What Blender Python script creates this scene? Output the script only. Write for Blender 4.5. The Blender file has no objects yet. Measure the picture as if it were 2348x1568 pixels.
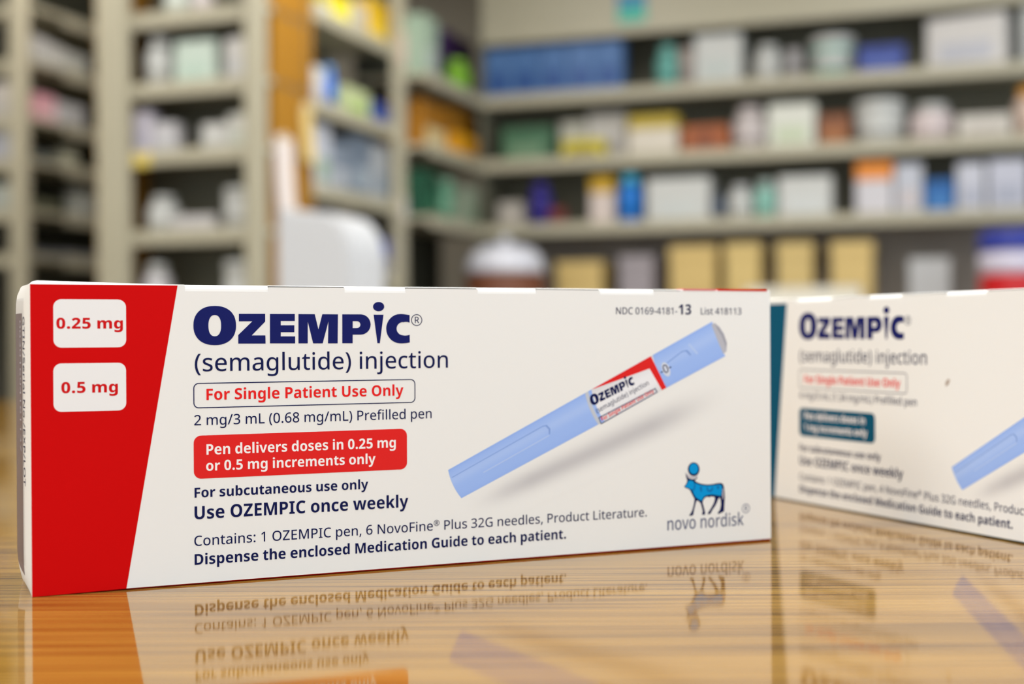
import bpy, bmesh, math, random
from mathutils import Vector, Matrix
from mathutils.geometry import tessellate_polygon

# ------------------------------------------------------------------ camera, world, light, exposure
scene = bpy.context.scene
COL = scene.collection
random.seed(7)
scene.view_settings.view_transform = 'Standard'
scene.view_settings.look = 'None'
scene.view_settings.gamma = 1.0
scene.view_settings.use_curve_mapping = False
scene.view_settings.exposure = 0.10
scene.cycles.use_denoising = True
scene.cycles.max_bounces = 10

CAM_Z = 0.05784                      # camera height above the counter top (counter top is z = 0)
cam_data = bpy.data.cameras.new('camera')
cam_data.sensor_width = 36.0
cam_data.lens = 3050.0 / 2348.0 * 36.0
cam_data.clip_start = 0.01
cam_data.clip_end = 50.0
cam_data.dof.use_dof = True
cam_data.dof.focus_distance = 0.318
cam_data.dof.aperture_fstop = cam_data.lens / 5.3
cam = bpy.data.objects.new('camera', cam_data)
cam.matrix_world = (Matrix.Translation((0, 0, CAM_Z))
                    @ Matrix.Rotation(math.radians(90) - 0.0045, 4, 'X')
                    @ Matrix.Rotation(-0.0053, 4, 'Z'))
COL.objects.link(cam)
scene.camera = cam

world = bpy.data.worlds.new('world')
scene.world = world
world.use_nodes = True
world.node_tree.nodes['Background'].inputs['Color'].default_value = (0.83, 0.925, 1.0, 1)
world.node_tree.nodes['Background'].inputs['Strength'].default_value = 1.27
LAMP_POWER = 12.5                    # watts of each ceiling troffer
LAMP_COLOR = (1.0, 0.99, 0.965)

# ------------------------------------------------------------------ helpers
def lin(c):
    if isinstance(c, str):
        c = tuple(int(c[i:i + 2], 16) for i in (1, 3, 5))
    return tuple(((v / 255.0) / 12.92 if v <= 10 else (((v / 255.0) + 0.055) / 1.055) ** 2.4) for v in c)

MATS = {}
def mat(name, color, rough=0.5, vary=0.05, scale=12.0, spec=0.4, bump=0.0, attr=False, metal=0.0, alpha=1.0, coat=0.0):
    key = name
    if key in MATS:
        return MATS[key]
    m = bpy.data.materials.new(name)
    m.use_nodes = True
    nt = m.node_tree
    bs = nt.nodes['Principled BSDF']
    r, g, b = lin(color)
    bs.inputs['Roughness'].default_value = rough
    bs.inputs['Specular IOR Level'].default_value = spec
    bs.inputs['Metallic'].default_value = metal
    bs.inputs['Alpha'].default_value = alpha
    bs.inputs['Coat Weight'].default_value = coat
    tc = nt.nodes.new('ShaderNodeTexCoord')
    no = nt.nodes.new('ShaderNodeTexNoise')
    no.inputs['Scale'].default_value = scale
    no.inputs['Detail'].default_value = 3
    nt.links.new(tc.outputs['Object'], no.inputs['Vector'])
    mx = nt.nodes.new('ShaderNodeMix')
    mx.data_type = 'RGBA'
    mx.inputs[6].default_value = (r * (1 - vary), g * (1 - vary), b * (1 - vary), 1)
    mx.inputs[7].default_value = (min(1, r * (1 + vary)), min(1, g * (1 + vary)), min(1, b * (1 + vary)), 1)
    nt.links.new(no.outputs['Fac'], mx.inputs[0])
    if attr:
        at = nt.nodes.new('ShaderNodeAttribute')
        at.attribute_name = 'ink'
        nt.links.new(at.outputs['Color'], bs.inputs['Base Color'])
    else:
        nt.links.new(mx.outputs[2], bs.inputs['Base Color'])
    if bump:
        bp = nt.nodes.new('ShaderNodeBump')
        bp.inputs['Strength'].default_value = bump
        bp.inputs['Distance'].default_value = 0.0004
        n2 = nt.nodes.new('ShaderNodeTexNoise')
        n2.inputs['Scale'].default_value = scale * 20
        nt.links.new(tc.outputs['Object'], n2.inputs['Vector'])
        nt.links.new(n2.outputs['Fac'], bp.inputs['Height'])
        nt.links.new(bp.outputs['Normal'], bs.inputs['Normal'])
    MATS[key] = m
    return m

def cmat(c, rough=0.5, prefix='paint'):
    return mat(prefix + '_' + (c if isinstance(c, str) else '%02x%02x%02x' % tuple(c)), c, rough)

def mesh_obj(name, verts, faces, material, parent=None, smooth=False):
    me = bpy.data.meshes.new(name)
    me.from_pydata([tuple(v) for v in verts], [], faces)
    me.update()
    if smooth:
        me.polygons.foreach_set('use_smooth', [True] * len(me.polygons))
    if material:
        me.materials.append(material)
    o = bpy.data.objects.new(name, me)
    COL.objects.link(o)
    if parent:
        o.parent = parent
    return o

def bm_obj(name, bm, material, parent=None, smooth=False):
    me = bpy.data.meshes.new(name)
    bm.to_mesh(me)
    bm.free()
    if smooth:
        me.polygons.foreach_set('use_smooth', [True] * len(me.polygons))
    if material:
        me.materials.append(material)
    o = bpy.data.objects.new(name, me)
    COL.objects.link(o)
    if parent:
        o.parent = parent
    return o

def add_box(bm, lo, hi, bevel=0.0, seg=1):
    lo, hi = Vector(lo), Vector(hi)
    r = bmesh.ops.create_cube(bm, size=1.0)
    for v in r['verts']:
        v.co = Vector(((lo[i] + hi[i]) / 2 + v.co[i] * (hi[i] - lo[i])) for i in range(3))
    if bevel > 0:
        es = list({e for v in r['verts'] for e in v.link_edges})
        bmesh.ops.bevel(bm, geom=es, offset=bevel, segments=seg, affect='EDGES', profile=0.5)

def box(name, lo, hi, material, parent=None, bevel=0.0, seg=1):
    bm = bmesh.new()
    add_box(bm, lo, hi, bevel, seg)
    return bm_obj(name, bm, material, parent)

def lathe(name, prof, material, parent=None, n=24, smooth=True, loc=(0, 0, 0), sx=1.0, sy=1.0):
    vs, fs = [], []
    for r, z in prof:
        for i in range(n):
            a = 2 * math.pi * i / n
            vs.append((loc[0] + sx * r * math.cos(a), loc[1] + sy * r * math.sin(a), loc[2] + z))
    for k in range(len(prof) - 1):
        for i in range(n):
            j = (i + 1) % n
            fs.append((k * n + i, k * n + j, (k + 1) * n + j, (k + 1) * n + i))
    fs.append(tuple(range(n))[::-1])
    fs.append(tuple((len(prof) - 1) * n + i for i in range(n)))
    return mesh_obj(name, vs, fs, material, parent, smooth)

def tag(o, label, category, group=None, kind=None):
    if label:
        o['label'] = label
    if category:
        o['category'] = category
    if group:
        o['group'] = group
    if kind:
        o['kind'] = kind
    return o

def thing(name, label, category, loc=(0, 0, 0), rz=0.0, group=None):
    o = bpy.data.objects.new(name, None)
    o.empty_display_size = 0.02
    o.location = loc
    o.rotation_euler = (0, 0, rz)
    COL.objects.link(o)
    return tag(o, label, category, group)

# ------------------------------------------------------------------ room frame (the shelving is turned against the counter)
ROOM_ANGLE = math.atan2(-0.32192, 0.94677)
E1 = Vector((0.94677, -0.32192)); E2 = Vector((0.32192, 0.94677))
CORNER = Vector((-0.117, 5.5))
def room(a, b, z=0.0):
    p = CORNER + E1 * a + E2 * b
    return Vector((p.x, p.y, z))
FLOOR_Z, CEIL_Z = -0.95, 1.80

def room_box(name, a0, a1, b0, b1, z0, z1, material, bevel=0.0):
    o = box(name, (a0, b0, z0), (a1, b1, z1), material, None, bevel)
    o.location = (CORNER.x, CORNER.y, 0)
    o.rotation_euler = (0, 0, ROOM_ANGLE)
    return o

M_SHELF = mat('beige_enamel', (172, 165, 143), 0.45, 0.04, 6)
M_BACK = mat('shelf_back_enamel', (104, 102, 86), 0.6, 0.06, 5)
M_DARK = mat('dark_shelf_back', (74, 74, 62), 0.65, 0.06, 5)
M_WALL = mat('wall_paint', (176, 168, 152), 0.8, 0.03, 2, bump=0.1)
M_CEIL = mat('ceiling_tile', (205, 204, 198), 0.9, 0.04, 8, bump=0.2)
M_FLOOR = mat('floor_vinyl', (150, 142, 130), 0.35, 0.08, 4)
tag(room_box('floor', -2.2, 3.2, -7.5, 0.62, FLOOR_Z - 0.05, FLOOR_Z, M_FLOOR), None, None, kind='structure')
tag(room_box('wall_back', -2.2, 3.2, 0.62, 0.70, FLOOR_Z, CEIL_Z, M_WALL), None, None, kind='structure')
tag(room_box('wall_left', -2.2, -2.1, -7.5, 0.70, FLOOR_Z, CEIL_Z, M_WALL), None, None, kind='structure')  # unseen left wall, set close in to block ambient light from that side
tag(room_box('ceiling', -2.2, 3.2, -7.5, 0.70, CEIL_Z, CEIL_Z + 0.05, M_CEIL), None, None, kind='structure')

M_FRAME = mat('white_enamel', (225, 225, 222), 0.4)
def emit_mat():
    m = bpy.data.materials.new('lamp_lens')
    m.use_nodes = True
    b = m.node_tree.nodes['Principled BSDF']
    b.inputs['Base Color'].default_value = (0.9, 0.9, 0.88, 1)
    b.inputs['Emission Color'].default_value = (1.0, 0.965, 0.9, 1)
    b.inputs['Emission Strength'].default_value = 4.0
    return m
M_LENS = emit_mat()
def troffer(a, b, label):
    t = thing('ceiling_light', label, 'ceiling light', room(a, b, CEIL_Z), ROOM_ANGLE, 'ceiling lights')
    bm = bmesh.new()
    add_box(bm, (-0.30, -0.60, -0.03), (-0.27, 0.60, 0)); add_box(bm, (0.27, -0.60, -0.03), (0.30, 0.60, 0))
    add_box(bm, (-0.27, -0.60, -0.03), (0.27, -0.57, 0)); add_box(bm, (-0.27, 0.57, -0.03), (0.27, 0.60, 0))
    bm_obj('frame', bm, M_FRAME, t)
    box('diffuser', (-0.27, -0.57, -0.02), (0.27, 0.57, -0.012), M_LENS, t)
    ld = bpy.data.lights.new('lamp', 'AREA')
    ld.shape = 'RECTANGLE'; ld.size = 0.52; ld.size_y = 1.12
    ld.energy = LAMP_POWER; ld.color = LAMP_COLOR
    lo = bpy.data.objects.new('lamp', ld)
    lo.location = (0, 0, -0.035)
    lo.parent = t
    COL.objects.link(lo)
ROWS = ['over the back shelves', 'over the aisle', 'over the counter', 'behind the counter', 'at the room front']
for i, (b, cols) in enumerate(((-1.55, (-1.0, 0.35, 1.7)), (-3.0, (-0.6, 1.7)), (-4.6, (0.1, 1.9)), (-6.2, (0.1, 1.9)))):
    for j, a in enumerate(cols):
        troffer(a, b, '%s fluorescent ceiling light %s' % ((('left', 'middle', 'right') if len(cols) == 3 else ('left', 'right'))[j], ROWS[i]))

# ------------------------------------------------------------------ wooden counter
def wood_mat(name, dark, mid, light, sc, coat_rough, spec, grain=1.0):
    m = bpy.data.materials.new(name)
    m.use_nodes = True
    nt = m.node_tree; L = nt.links
    bs = nt.nodes['Principled BSDF']
    tc = nt.nodes.new('ShaderNodeTexCoord')
    def noise(scl, detail=4, rough=0.6, dist=0.0):
        mp = nt.nodes.new('ShaderNodeMapping')
        mp.inputs['Scale'].default_value = scl
        mp.inputs['Rotation'].default_value = (0, 0, math.radians(1.5))
        n = nt.nodes.new('ShaderNodeTexNoise')
        n.inputs['Scale'].default_value = 1.0
        n.inputs['Detail'].default_value = detail
        n.inputs['Roughness'].default_value = rough
        n.inputs['Distortion'].default_value = dist
        L.new(tc.outputs['Object'], mp.inputs['Vector']); L.new(mp.outputs['Vector'], n.inputs['Vector'])
        return n
    def ramp(node, stops):
        r = nt.nodes.new('ShaderNodeValToRGB')
        e = r.color_ramp.elements
        e[0].position, e[0].color = stops[0]
        e[1].position, e[1].color = stops[-1]
        for p, c in stops[1:-1]:
            k = e.new(p); k.color = c
        L.new(node.outputs['Fac'], r.inputs['Fac'])
        return r
    d, md, lt = [lin(c) + (1,) for c in (dark, mid, light)]
    broad = ramp(noise((2.2 * sc, 34 * sc, 2), 5, 0.6, 0.4), [(0.30, d), (0.50, md), (0.72, lt)])
    pores = ramp(noise((7 * sc, 560 * sc, 3), 2, 0.5), [(0.38, (0.34, 0.26, 0.20, 1)), (0.50, (1, 1, 1, 1))])
    streak = ramp(noise((5 * sc, 130 * sc, 2), 4, 0.65, 0.3), [(0.36, (0.58, 0.50, 0.42, 1)), (0.52, (1, 1, 1, 1))])
    m1 = nt.nodes.new('ShaderNodeMix'); m1.data_type = 'RGBA'; m1.blend_type = 'MULTIPLY'; m1.inputs[0].default_value = 0.85 * grain
    L.new(broad.outputs['Color'], m1.inputs[6]); L.new(pores.outputs['Color'], m1.inputs[7])
    m2 = nt.nodes.new('ShaderNodeMix'); m2.data_type = 'RGBA'; m2.blend_type = 'MULTIPLY'; m2.inputs[0].default_value = 0.45 * grain
    L.new(m1.outputs[2], m2.inputs[6]); L.new(streak.outputs['Color'], m2.inputs[7])
    L.new(m2.outputs[2], bs.inputs['Base Color'])
    bs.inputs['Roughness'].default_value = coat_rough
    bs.inputs['Specular IOR Level'].default_value = spec
    bs.inputs['Specular Tint'].default_value = (1.0, 0.88, 0.60, 1)     # amber varnish
    bp = nt.nodes.new('ShaderNodeBump')
    bp.inputs['Strength'].default_value = 0.07
    bp.inputs['Distance'].default_value = 0.0002
    L.new(noise((6, 300, 3), 3, 0.6).outputs['Fac'], bp.inputs['Height'])
    L.new(bp.outputs['Normal'], bs.inputs['Normal'])
    return m
M_COUNTER = wood_mat('counter_wood', (128, 92, 34), (156, 116, 46), (172, 132, 60), 1.0, 0.055, 0.42)
ct = thing('counter', 'glossy brown wood grain counter carrying the two white cartons', 'counter', (0, 0.40, 0), 0)
box('counter_top', (-1.6, -0.95, -0.038), (1.6, 0.84, 0.0), M_COUNTER, ct, 0.004, 2)
M_CABINET = wood_mat('cabinet_wood', (120, 82, 44), (150, 104, 58), (170, 122, 70), 0.6, 0.4, 0.3)
box('cabinet', (-1.55, -0.80, FLOOR_Z), (1.55, 0.78, -0.038), M_CABINET, ct)

# ------------------------------------------------------------------ printed lettering
# letter outlines: advance width, then closed contours as x, y, x, y ... in 1/1000 em
GLYPHS = {
    'R': {
        ' ': [260, []],
        '(': [307, [[40,274,49,394,76,510,104,583,141,651,187,714,277,714,216,615,172,507,145,393,136,275,145,160,172,47,216,-60,276,-158,187,-158,141,-97,104,-30,76,41,49,155]]],
        ')': [307, [[267,274,258,155,231,41,203,-30,166,-97,120,-158,31,-158,91,-60,135,47,162,160,171,275,162,393,135,507,91,615,30,714,120,714,166,651,203,583,231,510,258,394]]],
        ',': [257, [[191,116,198,105,182,50,161,-11,136,-72,112,-129,39,-129,53,-69,68,-4,80,60,89,116]]],
        '-': [322, [[38,223,38,313,284,313,284,223]]],
        '.': [271, [[69,57,74,90,88,111,110,123,135,127,161,123,182,111,197,89,202,57,197,25,182,3,161,-10,135,-14,110,-10,88,3,74,25]]],
        '/': [380, [[10,0,276,714,371,714,105,0]]],
        '0': [573, [[526,358,523,276,513,203,496,140,471,88,438,46,396,15,346,-4,286,-10,235,-5,190,10,152,34,120,68,93,110,73,160,59,219,50,285,48,358,50,431,58,497,71,556,90,606,116,648,147,681,186,706,232,720,286,725,337,720,381,706,420,681,453,648,479,606,500,556,514,497,523,431],[146,358,149,271,160,199,177,144,204,104,240,81,286,73,332,81,368,104,394,143,413,199,423,270,427,358,423,445,413,516,394,571,368,610,332,634,286,642,240,634,204,610,177,571,160,516,149,445]]],
        '1': [573, [[365,0,269,0,269,485,269,510,269,532,270,552,270,572,271,591,272,610,257,596,244,583,230,571,212,556,136,494,84,559,282,714,365,714]]],
        '2': [573, [[523,0,46,0,46,78,232,266,282,317,322,362,354,402,377,442,391,482,395,526,392,561,380,589,362,612,323,633,275,640,227,636,186,622,146,601,105,572,53,637,82,660,115,681,150,699,189,712,231,721,277,724,340,718,393,701,436,673,468,635,489,588,495,534,490,479,472,428,445,379,408,331,363,282,310,229,171,92,171,88,523,88]]],
        '3': [573, [[496,548,491,503,478,465,455,433,426,407,389,389,347,376,347,372,400,362,442,344,476,318,499,286,513,248,518,203,511,145,489,93,452,50,398,17,354,2,302,-7,242,-10,187,-8,136,-1,89,11,44,29,44,119,91,99,141,84,191,75,240,72,296,76,341,88,374,107,397,134,410,167,415,206,409,245,392,276,365,299,326,315,278,324,220,327,153,327,153,409,221,409,274,413,318,425,352,445,377,471,392,502,396,538,393,569,381,594,363,615,323,635,271,642,236,640,203,634,174,625,147,613,121,599,95,583,48,650,91,678,143,702,204,719,273,724,342,719,397,702,441,675,471,639,490,596]]],
        '4': [573, [[554,160,452,160,452,0,357,0,357,160,21,160,21,241,353,718,452,718,452,245,554,245],[357,456,357,480,357,502,358,522,359,542,360,560,360,577,361,594,362,609,358,609,349,589,338,568,327,548,315,532,115,245,357,245]]],
        '6': [573, [[53,305,55,366,61,427,73,485,91,540,116,591,150,635,192,672,245,700,308,718,385,724,407,723,432,722,455,719,474,715,474,633,455,638,433,641,410,644,386,644,324,639,273,622,233,596,202,562,180,521,164,473,155,421,149,366,155,366,172,389,193,409,218,426,247,439,282,447,322,450,380,443,430,424,471,393,502,350,522,296,528,231,521,162,500,102,466,54,420,19,364,-3,298,-10,249,-5,202,9,161,33,124,67,94,111,72,165,58,230],[297,72,335,76,367,89,394,111,415,141,427,181,431,231,427,272,417,306,398,335,373,356,340,369,300,373,258,368,222,354,193,333,171,307,157,278,152,247,154,216,161,185,172,155,189,128,209,105,234,87,263,76]]],
        '7': [573, [[133,0,421,626,43,626,43,714,526,714,526,641,240,0]]],
        '8': [573, [[286,724,346,719,398,704,442,680,475,646,496,604,502,553,498,512,484,478,463,448,435,421,403,398,368,378,409,356,446,331,479,302,504,269,520,231,525,185,518,130,496,82,461,43,414,14,356,-4,288,-10,216,-4,156,13,109,41,75,79,54,126,47,183,52,228,68,267,91,301,121,329,156,353,194,373,161,394,131,418,106,446,87,477,74,513,70,554,77,605,99,647,132,680,175,704,227,719],[142,182,151,137,178,100,206,81,242,70,286,67,330,70,365,81,393,100,414,124,426,152,430,185,426,216,412,244,391,268,362,290,328,309,288,326,272,332,233,313,201,293,176,270,157,245,146,216],[285,646,238,640,199,621,181,602,169,577,166,548,170,516,182,490,202,468,227,449,257,432,289,417,321,432,348,448,372,467,390,490,402,517,406,548,398,590,373,621,334,640]]],
        '9': [573, [[523,408,520,330,509,255,489,184,458,120,415,67,357,25,309,6,254,-6,191,-10,169,-9,144,-8,119,-5,100,0,100,82,119,77,142,73,165,71,188,70,251,75,302,92,342,118,373,152,396,193,412,240,421,292,426,347,420,347,403,325,382,305,358,288,328,275,293,267,252,264,195,271,145,290,104,321,73,364,54,418,48,482,55,552,77,612,111,660,157,695,213,717,279,724,328,719,375,705,416,680,452,646,482,602,504,548,518,483],[279,642,242,638,210,625,182,603,162,572,149,532,145,483,149,442,159,407,177,379,202,358,235,345,275,341,318,346,354,360,383,381,405,407,419,436,424,467,422,498,415,529,404,558,388,586,368,609,343,627,313,638]]],
        ':': [270, [[69,57,74,89,88,111,109,122,134,126,160,122,181,111,196,89,201,57,196,25,181,3,160,-10,134,-14,109,-10,88,3,74,25],[69,481,74,514,88,535,109,547,134,551,160,547,181,535,196,514,201,481,196,448,181,427,160,414,134,410,109,414,88,427,74,448]]],
        'C': [634, [[402,637,350,632,303,618,263,595,229,563,201,522,182,474,169,419,165,357,172,276,192,208,225,152,271,111,309,92,353,81,402,77,448,79,492,85,533,95,574,107,574,20,533,7,490,-3,443,-8,389,-10,320,-5,259,10,206,35,161,69,125,112,96,163,76,222,64,286,60,358,66,435,83,506,110,568,149,622,197,665,256,697,325,717,403,724,457,721,510,713,559,699,603,681,564,598,529,612,490,625,448,634]]],
        'D': [730, [[670,365,665,289,651,222,626,163,592,114,549,73,498,41,439,18,372,5,297,0,95,0,95,714,318,714,387,710,449,696,505,674,554,643,595,604,627,557,651,501,666,437],[565,361,562,419,552,470,535,513,512,549,482,578,447,601,383,622,306,629,195,629,195,85,287,85,352,89,409,102,457,124,496,154,526,193,548,241,561,297]]],
        'E': [555, [[496,0,95,0,95,714,496,714,496,627,195,627,195,415,479,415,479,330,195,330,195,87,496,87]]],
        'F': [521, [[195,0,95,0,95,714,496,714,496,627,195,627,195,386,477,386,477,300,195,300]]],
        'G': [729, [[403,381,656,381,656,28,597,11,538,-1,474,-8,402,-10,333,-5,271,10,216,34,169,68,131,110,100,161,78,219,64,285,60,357,65,429,80,493,104,551,137,602,180,644,230,679,289,704,356,719,431,724,490,721,545,713,597,699,645,682,609,596,568,612,524,625,476,634,426,637,373,633,326,622,284,603,248,577,218,544,195,506,172,437,164,357,171,278,191,210,212,171,240,138,274,111,316,92,366,80,423,76,464,77,499,81,530,86,557,92,557,294,403,294]]],
        'I': [349, [[309,0,39,0,39,58,124,78,124,635,39,656,39,714,309,714,309,656,224,635,224,78,309,58]]],
        'L': [530, [[95,0,95,714,195,714,195,88,504,88,504,0]]],
        'M': [913, [[410,0,183,615,179,615,181,592,183,564,184,531,186,496,186,458,187,421,187,0,95,0,95,714,240,714,453,137,457,137,674,714,818,714,818,0,720,0,720,427,720,461,721,496,722,530,724,562,726,591,727,614,723,614,495,0]]],
        'N': [767, [[672,0,553,0,183,584,179,584,181,559,182,529,184,497,185,463,186,427,187,391,187,0,95,0,95,714,214,714,583,132,587,132,585,153,584,181,583,214,581,250,580,286,580,319,580,714,672,714]]],
        'O': [783, [[722,358,717,279,702,208,676,145,639,91,592,48,536,16,469,-4,392,-10,313,-3,245,16,188,48,141,91,105,145,80,208,65,280,60,359,64,429,76,493,96,551,124,602,161,644,206,679,260,705,322,720,393,725,461,720,522,705,575,680,619,645,656,602,685,552,706,493,718,429],[166,358,172,277,190,207,220,152,264,110,301,91,343,80,392,76,441,80,483,91,519,110,563,152,593,207,611,277,617,358,611,439,593,508,563,564,532,596,494,620,447,634,393,638,344,634,301,623,264,605,220,564,190,508,172,439]]],
        'P': [608, [[290,714,355,711,411,700,457,683,494,659,529,617,551,565,558,502,554,459,544,417,525,378,496,344,458,315,409,293,348,279,274,274,195,274,195,0,95,0,95,714],[282,629,195,629,195,359,264,359,322,362,370,373,408,391,434,417,450,453,455,498,451,538,437,571,414,596,380,615,337,626]]],
        'S': [552, [[506,194,498,135,475,85,438,45,387,15,323,-4,249,-10,209,-9,171,-6,136,-1,105,6,76,15,50,25,50,120,92,103,143,89,197,79,253,76,299,79,338,89,367,105,389,127,402,154,406,185,402,215,391,241,371,263,341,284,298,304,242,326,186,350,141,377,105,408,79,444,64,488,59,539,66,593,88,639,124,675,170,702,227,718,291,724,348,721,401,713,448,699,491,683,460,599,420,614,378,626,334,635,289,638,249,634,217,625,192,610,174,591,163,567,160,539,164,508,175,482,194,460,223,441,263,421,314,400,371,376,419,350,457,321,484,287,501,245]]],
        'T': [559, [[330,0,230,0,230,627,11,627,11,714,547,714,547,627,330,627]]],
        'U': [734, [[644,255,637,183,614,119,590,82,559,51,521,25,476,5,424,-6,363,-10,300,-5,245,8,198,31,159,63,120,117,96,181,88,257,88,714,189,714,189,255,194,202,208,158,233,123,268,97,313,81,368,76,425,82,470,99,503,126,527,162,540,206,545,256,545,714,644,714]]],
        'X': [600, [[596,0,482,0,298,301,111,0,4,0,241,371,19,714,130,714,300,440,471,714,579,714,357,372]]],
        'Z': [576, [[538,0,37,0,37,73,407,626,49,626,49,714,528,714,528,641,159,88,538,88]]],
        'a': [567, [[293,547,353,542,402,527,440,503,466,468,482,422,488,365,488,0,417,0,398,76,394,76,371,49,347,27,320,11,291,-1,256,-8,214,-10,168,-6,127,7,93,29,67,60,51,101,45,151,52,201,73,242,108,275,157,300,221,316,300,323,391,326,391,355,388,394,379,424,364,444,330,463,285,469,244,466,205,457,168,444,133,428,104,500,143,518,189,533,240,543],[315,258,258,253,214,242,183,227,163,207,150,181,146,151,153,114,172,88,202,72,240,67,281,71,317,83,348,103,372,131,386,168,391,213,391,261]]],
        'c': [486, [[302,-10,234,-3,173,19,139,42,109,72,85,109,68,154,57,206,54,266,57,328,69,382,87,427,112,465,142,495,178,519,239,540,309,548,350,545,389,539,425,529,454,517,424,438,397,447,367,455,336,461,307,463,260,458,222,441,192,414,171,375,159,327,155,267,159,209,171,161,192,123,221,96,258,79,302,74,344,76,380,83,413,93,444,106,444,21,414,8,382,-2,345,-8]]],
        'd': [618, [[271,-10,210,-2,157,21,113,60,87,99,69,147,57,203,54,268,57,333,69,389,88,437,114,477,158,516,211,540,273,548,312,545,345,537,374,525,398,509,419,490,437,468,443,468,441,485,439,509,437,533,436,553,436,760,535,760,535,0,456,0,441,72,436,72,419,50,398,30,373,14,344,1,310,-7],[292,71,340,76,378,91,406,115,424,150,435,196,439,251,439,267,435,326,425,376,407,415,380,444,341,461,291,467,249,461,216,443,189,412,170,372,159,323,155,266,159,208,170,160,189,122,216,93,250,76]]],
        'e': [569, [[294,548,360,540,415,518,459,482,492,433,512,374,519,305,519,248,155,248,161,195,176,152,200,117,233,91,273,76,321,71,369,73,412,81,452,92,494,109,494,26,453,10,412,-1,368,-8,315,-10,243,-2,179,21,142,45,112,76,87,113,68,158,57,208,54,265,61,348,84,417,120,473,168,514,227,539],[294,470,257,466,225,453,199,431,179,402,165,366,157,323,419,323,416,364,406,400,389,429,365,451,333,465]]],
        'f': [351, [[339,462,206,462,206,0,108,0,108,462,16,462,16,509,108,540,108,569,113,632,128,682,154,719,189,745,232,760,283,765,315,764,344,759,370,753,392,746,367,672,350,677,331,681,310,685,288,686,252,679,226,658,211,622,206,571,206,538,339,538]]],
        'g': [618, [[272,548,322,543,367,527,406,502,438,467,443,467,455,538,535,538,535,-8,528,-78,508,-136,475,-181,427,-214,366,-233,289,-240,233,-238,182,-232,135,-221,94,-206,94,-117,136,-135,184,-149,236,-157,293,-159,335,-155,370,-142,399,-121,420,-92,433,-57,437,-15,437,5,438,19,438,39,439,58,441,71,436,71,406,36,368,10,324,-5,272,-10,209,-2,156,22,112,63,80,118,60,187,54,268,60,348,80,416,112,472,156,514,209,539],[290,466,250,461,216,443,190,415,171,375,159,326,155,267,159,208,170,159,190,120,217,92,251,75,292,70,328,72,359,80,384,93,405,112,420,136,431,167,438,204,440,247,440,268,436,332,424,382,404,420,375,446,337,461]]],
        'i': [265, [[181,538,181,0,83,0,83,538],[133,741,154,737,172,727,185,709,189,682,185,656,172,638,154,627,133,623,111,627,93,638,81,656,76,682,81,709,93,727,111,737]]],
        'j': [265, [[25,-240,1,-239,-20,-236,-39,-233,-55,-228,-55,-149,-39,-153,-24,-156,-7,-158,11,-159,39,-155,62,-142,78,-116,83,-75,83,538,181,538,181,-77,177,-123,165,-163,144,-196,114,-220,75,-235],[76,682,80,709,93,727,111,737,133,741,154,737,172,727,185,709,189,682,185,656,172,638,154,627,133,623,111,627,93,638,80,656]]],
        'k': [546, [[181,373,180,352,179,327,177,302,176,279,180,279,187,290,198,303,210,318,222,334,233,348,243,359,410,538,524,538,309,308,538,0,421,0,242,245,181,192,181,0,83,0,83,760,181,760]]],
        'l': [264, [[181,0,83,0,83,760,181,760]]],
        'm': [941, [[680,548,736,542,781,527,817,501,842,464,857,413,862,350,862,0,765,0,765,341,762,379,753,411,739,435,719,452,693,463,660,466,615,461,579,446,553,422,535,387,525,344,521,292,521,0,424,0,424,341,421,379,412,411,398,435,378,452,352,463,318,466,272,461,237,444,211,417,194,379,185,332,181,274,181,0,83,0,83,538,161,538,176,465,181,465,200,490,222,511,248,527,277,539,307,545,340,548,396,542,443,526,479,498,504,459,509,459,540,498,582,526,629,542]]],
        'n': [623, [[350,548,408,542,456,527,494,501,522,464,538,413,544,350,544,0,447,0,447,339,443,378,434,410,419,435,397,452,368,463,332,466,281,461,241,444,214,417,196,379,185,332,181,274,181,0,83,0,83,538,161,538,176,465,181,465,201,490,225,511,253,527,283,539,316,545]]],
        'o': [608, [[555,270,551,207,538,151,516,103,487,63,451,31,407,9,358,-5,303,-10,251,-5,203,9,161,31,124,63,95,103,72,151,58,207,54,270,57,326,67,377,84,421,121,475,171,515,233,540,306,548,375,540,435,515,485,475,523,421,541,377,552,326],[155,270,159,213,171,163,191,123,220,94,258,76,305,70,352,76,389,94,418,123,438,163,450,213,454,270,450,328,438,376,418,415,389,443,351,461,304,467,256,461,218,444,190,415,171,375,159,327]]],
        'p': [618, [[346,548,408,540,460,517,504,478,530,439,549,391,560,335,564,270,557,186,537,116,504,61,460,22,407,-2,345,-10,306,-7,273,1,243,13,219,29,199,47,181,67,175,67,177,47,179,24,181,0,181,-22,181,-240,83,-240,83,538,163,538,177,465,181,465,199,487,219,507,244,524,273,537,307,545],[325,466,278,461,242,446,215,422,197,387,186,342,181,287,181,270,185,211,195,162,212,123,240,94,277,77,327,71,369,77,403,97,429,127,448,167,459,216,463,271,459,327,448,374,429,414,402,443,368,460]]],
        'r': [419, [[341,548,357,547,374,546,390,544,404,542,392,451,379,454,364,456,349,457,334,458,305,455,277,446,251,431,228,411,208,387,194,357,184,323,181,285,181,0,83,0,83,538,162,538,174,441,179,441,197,469,219,495,245,516,274,533,306,544]]],
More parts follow.
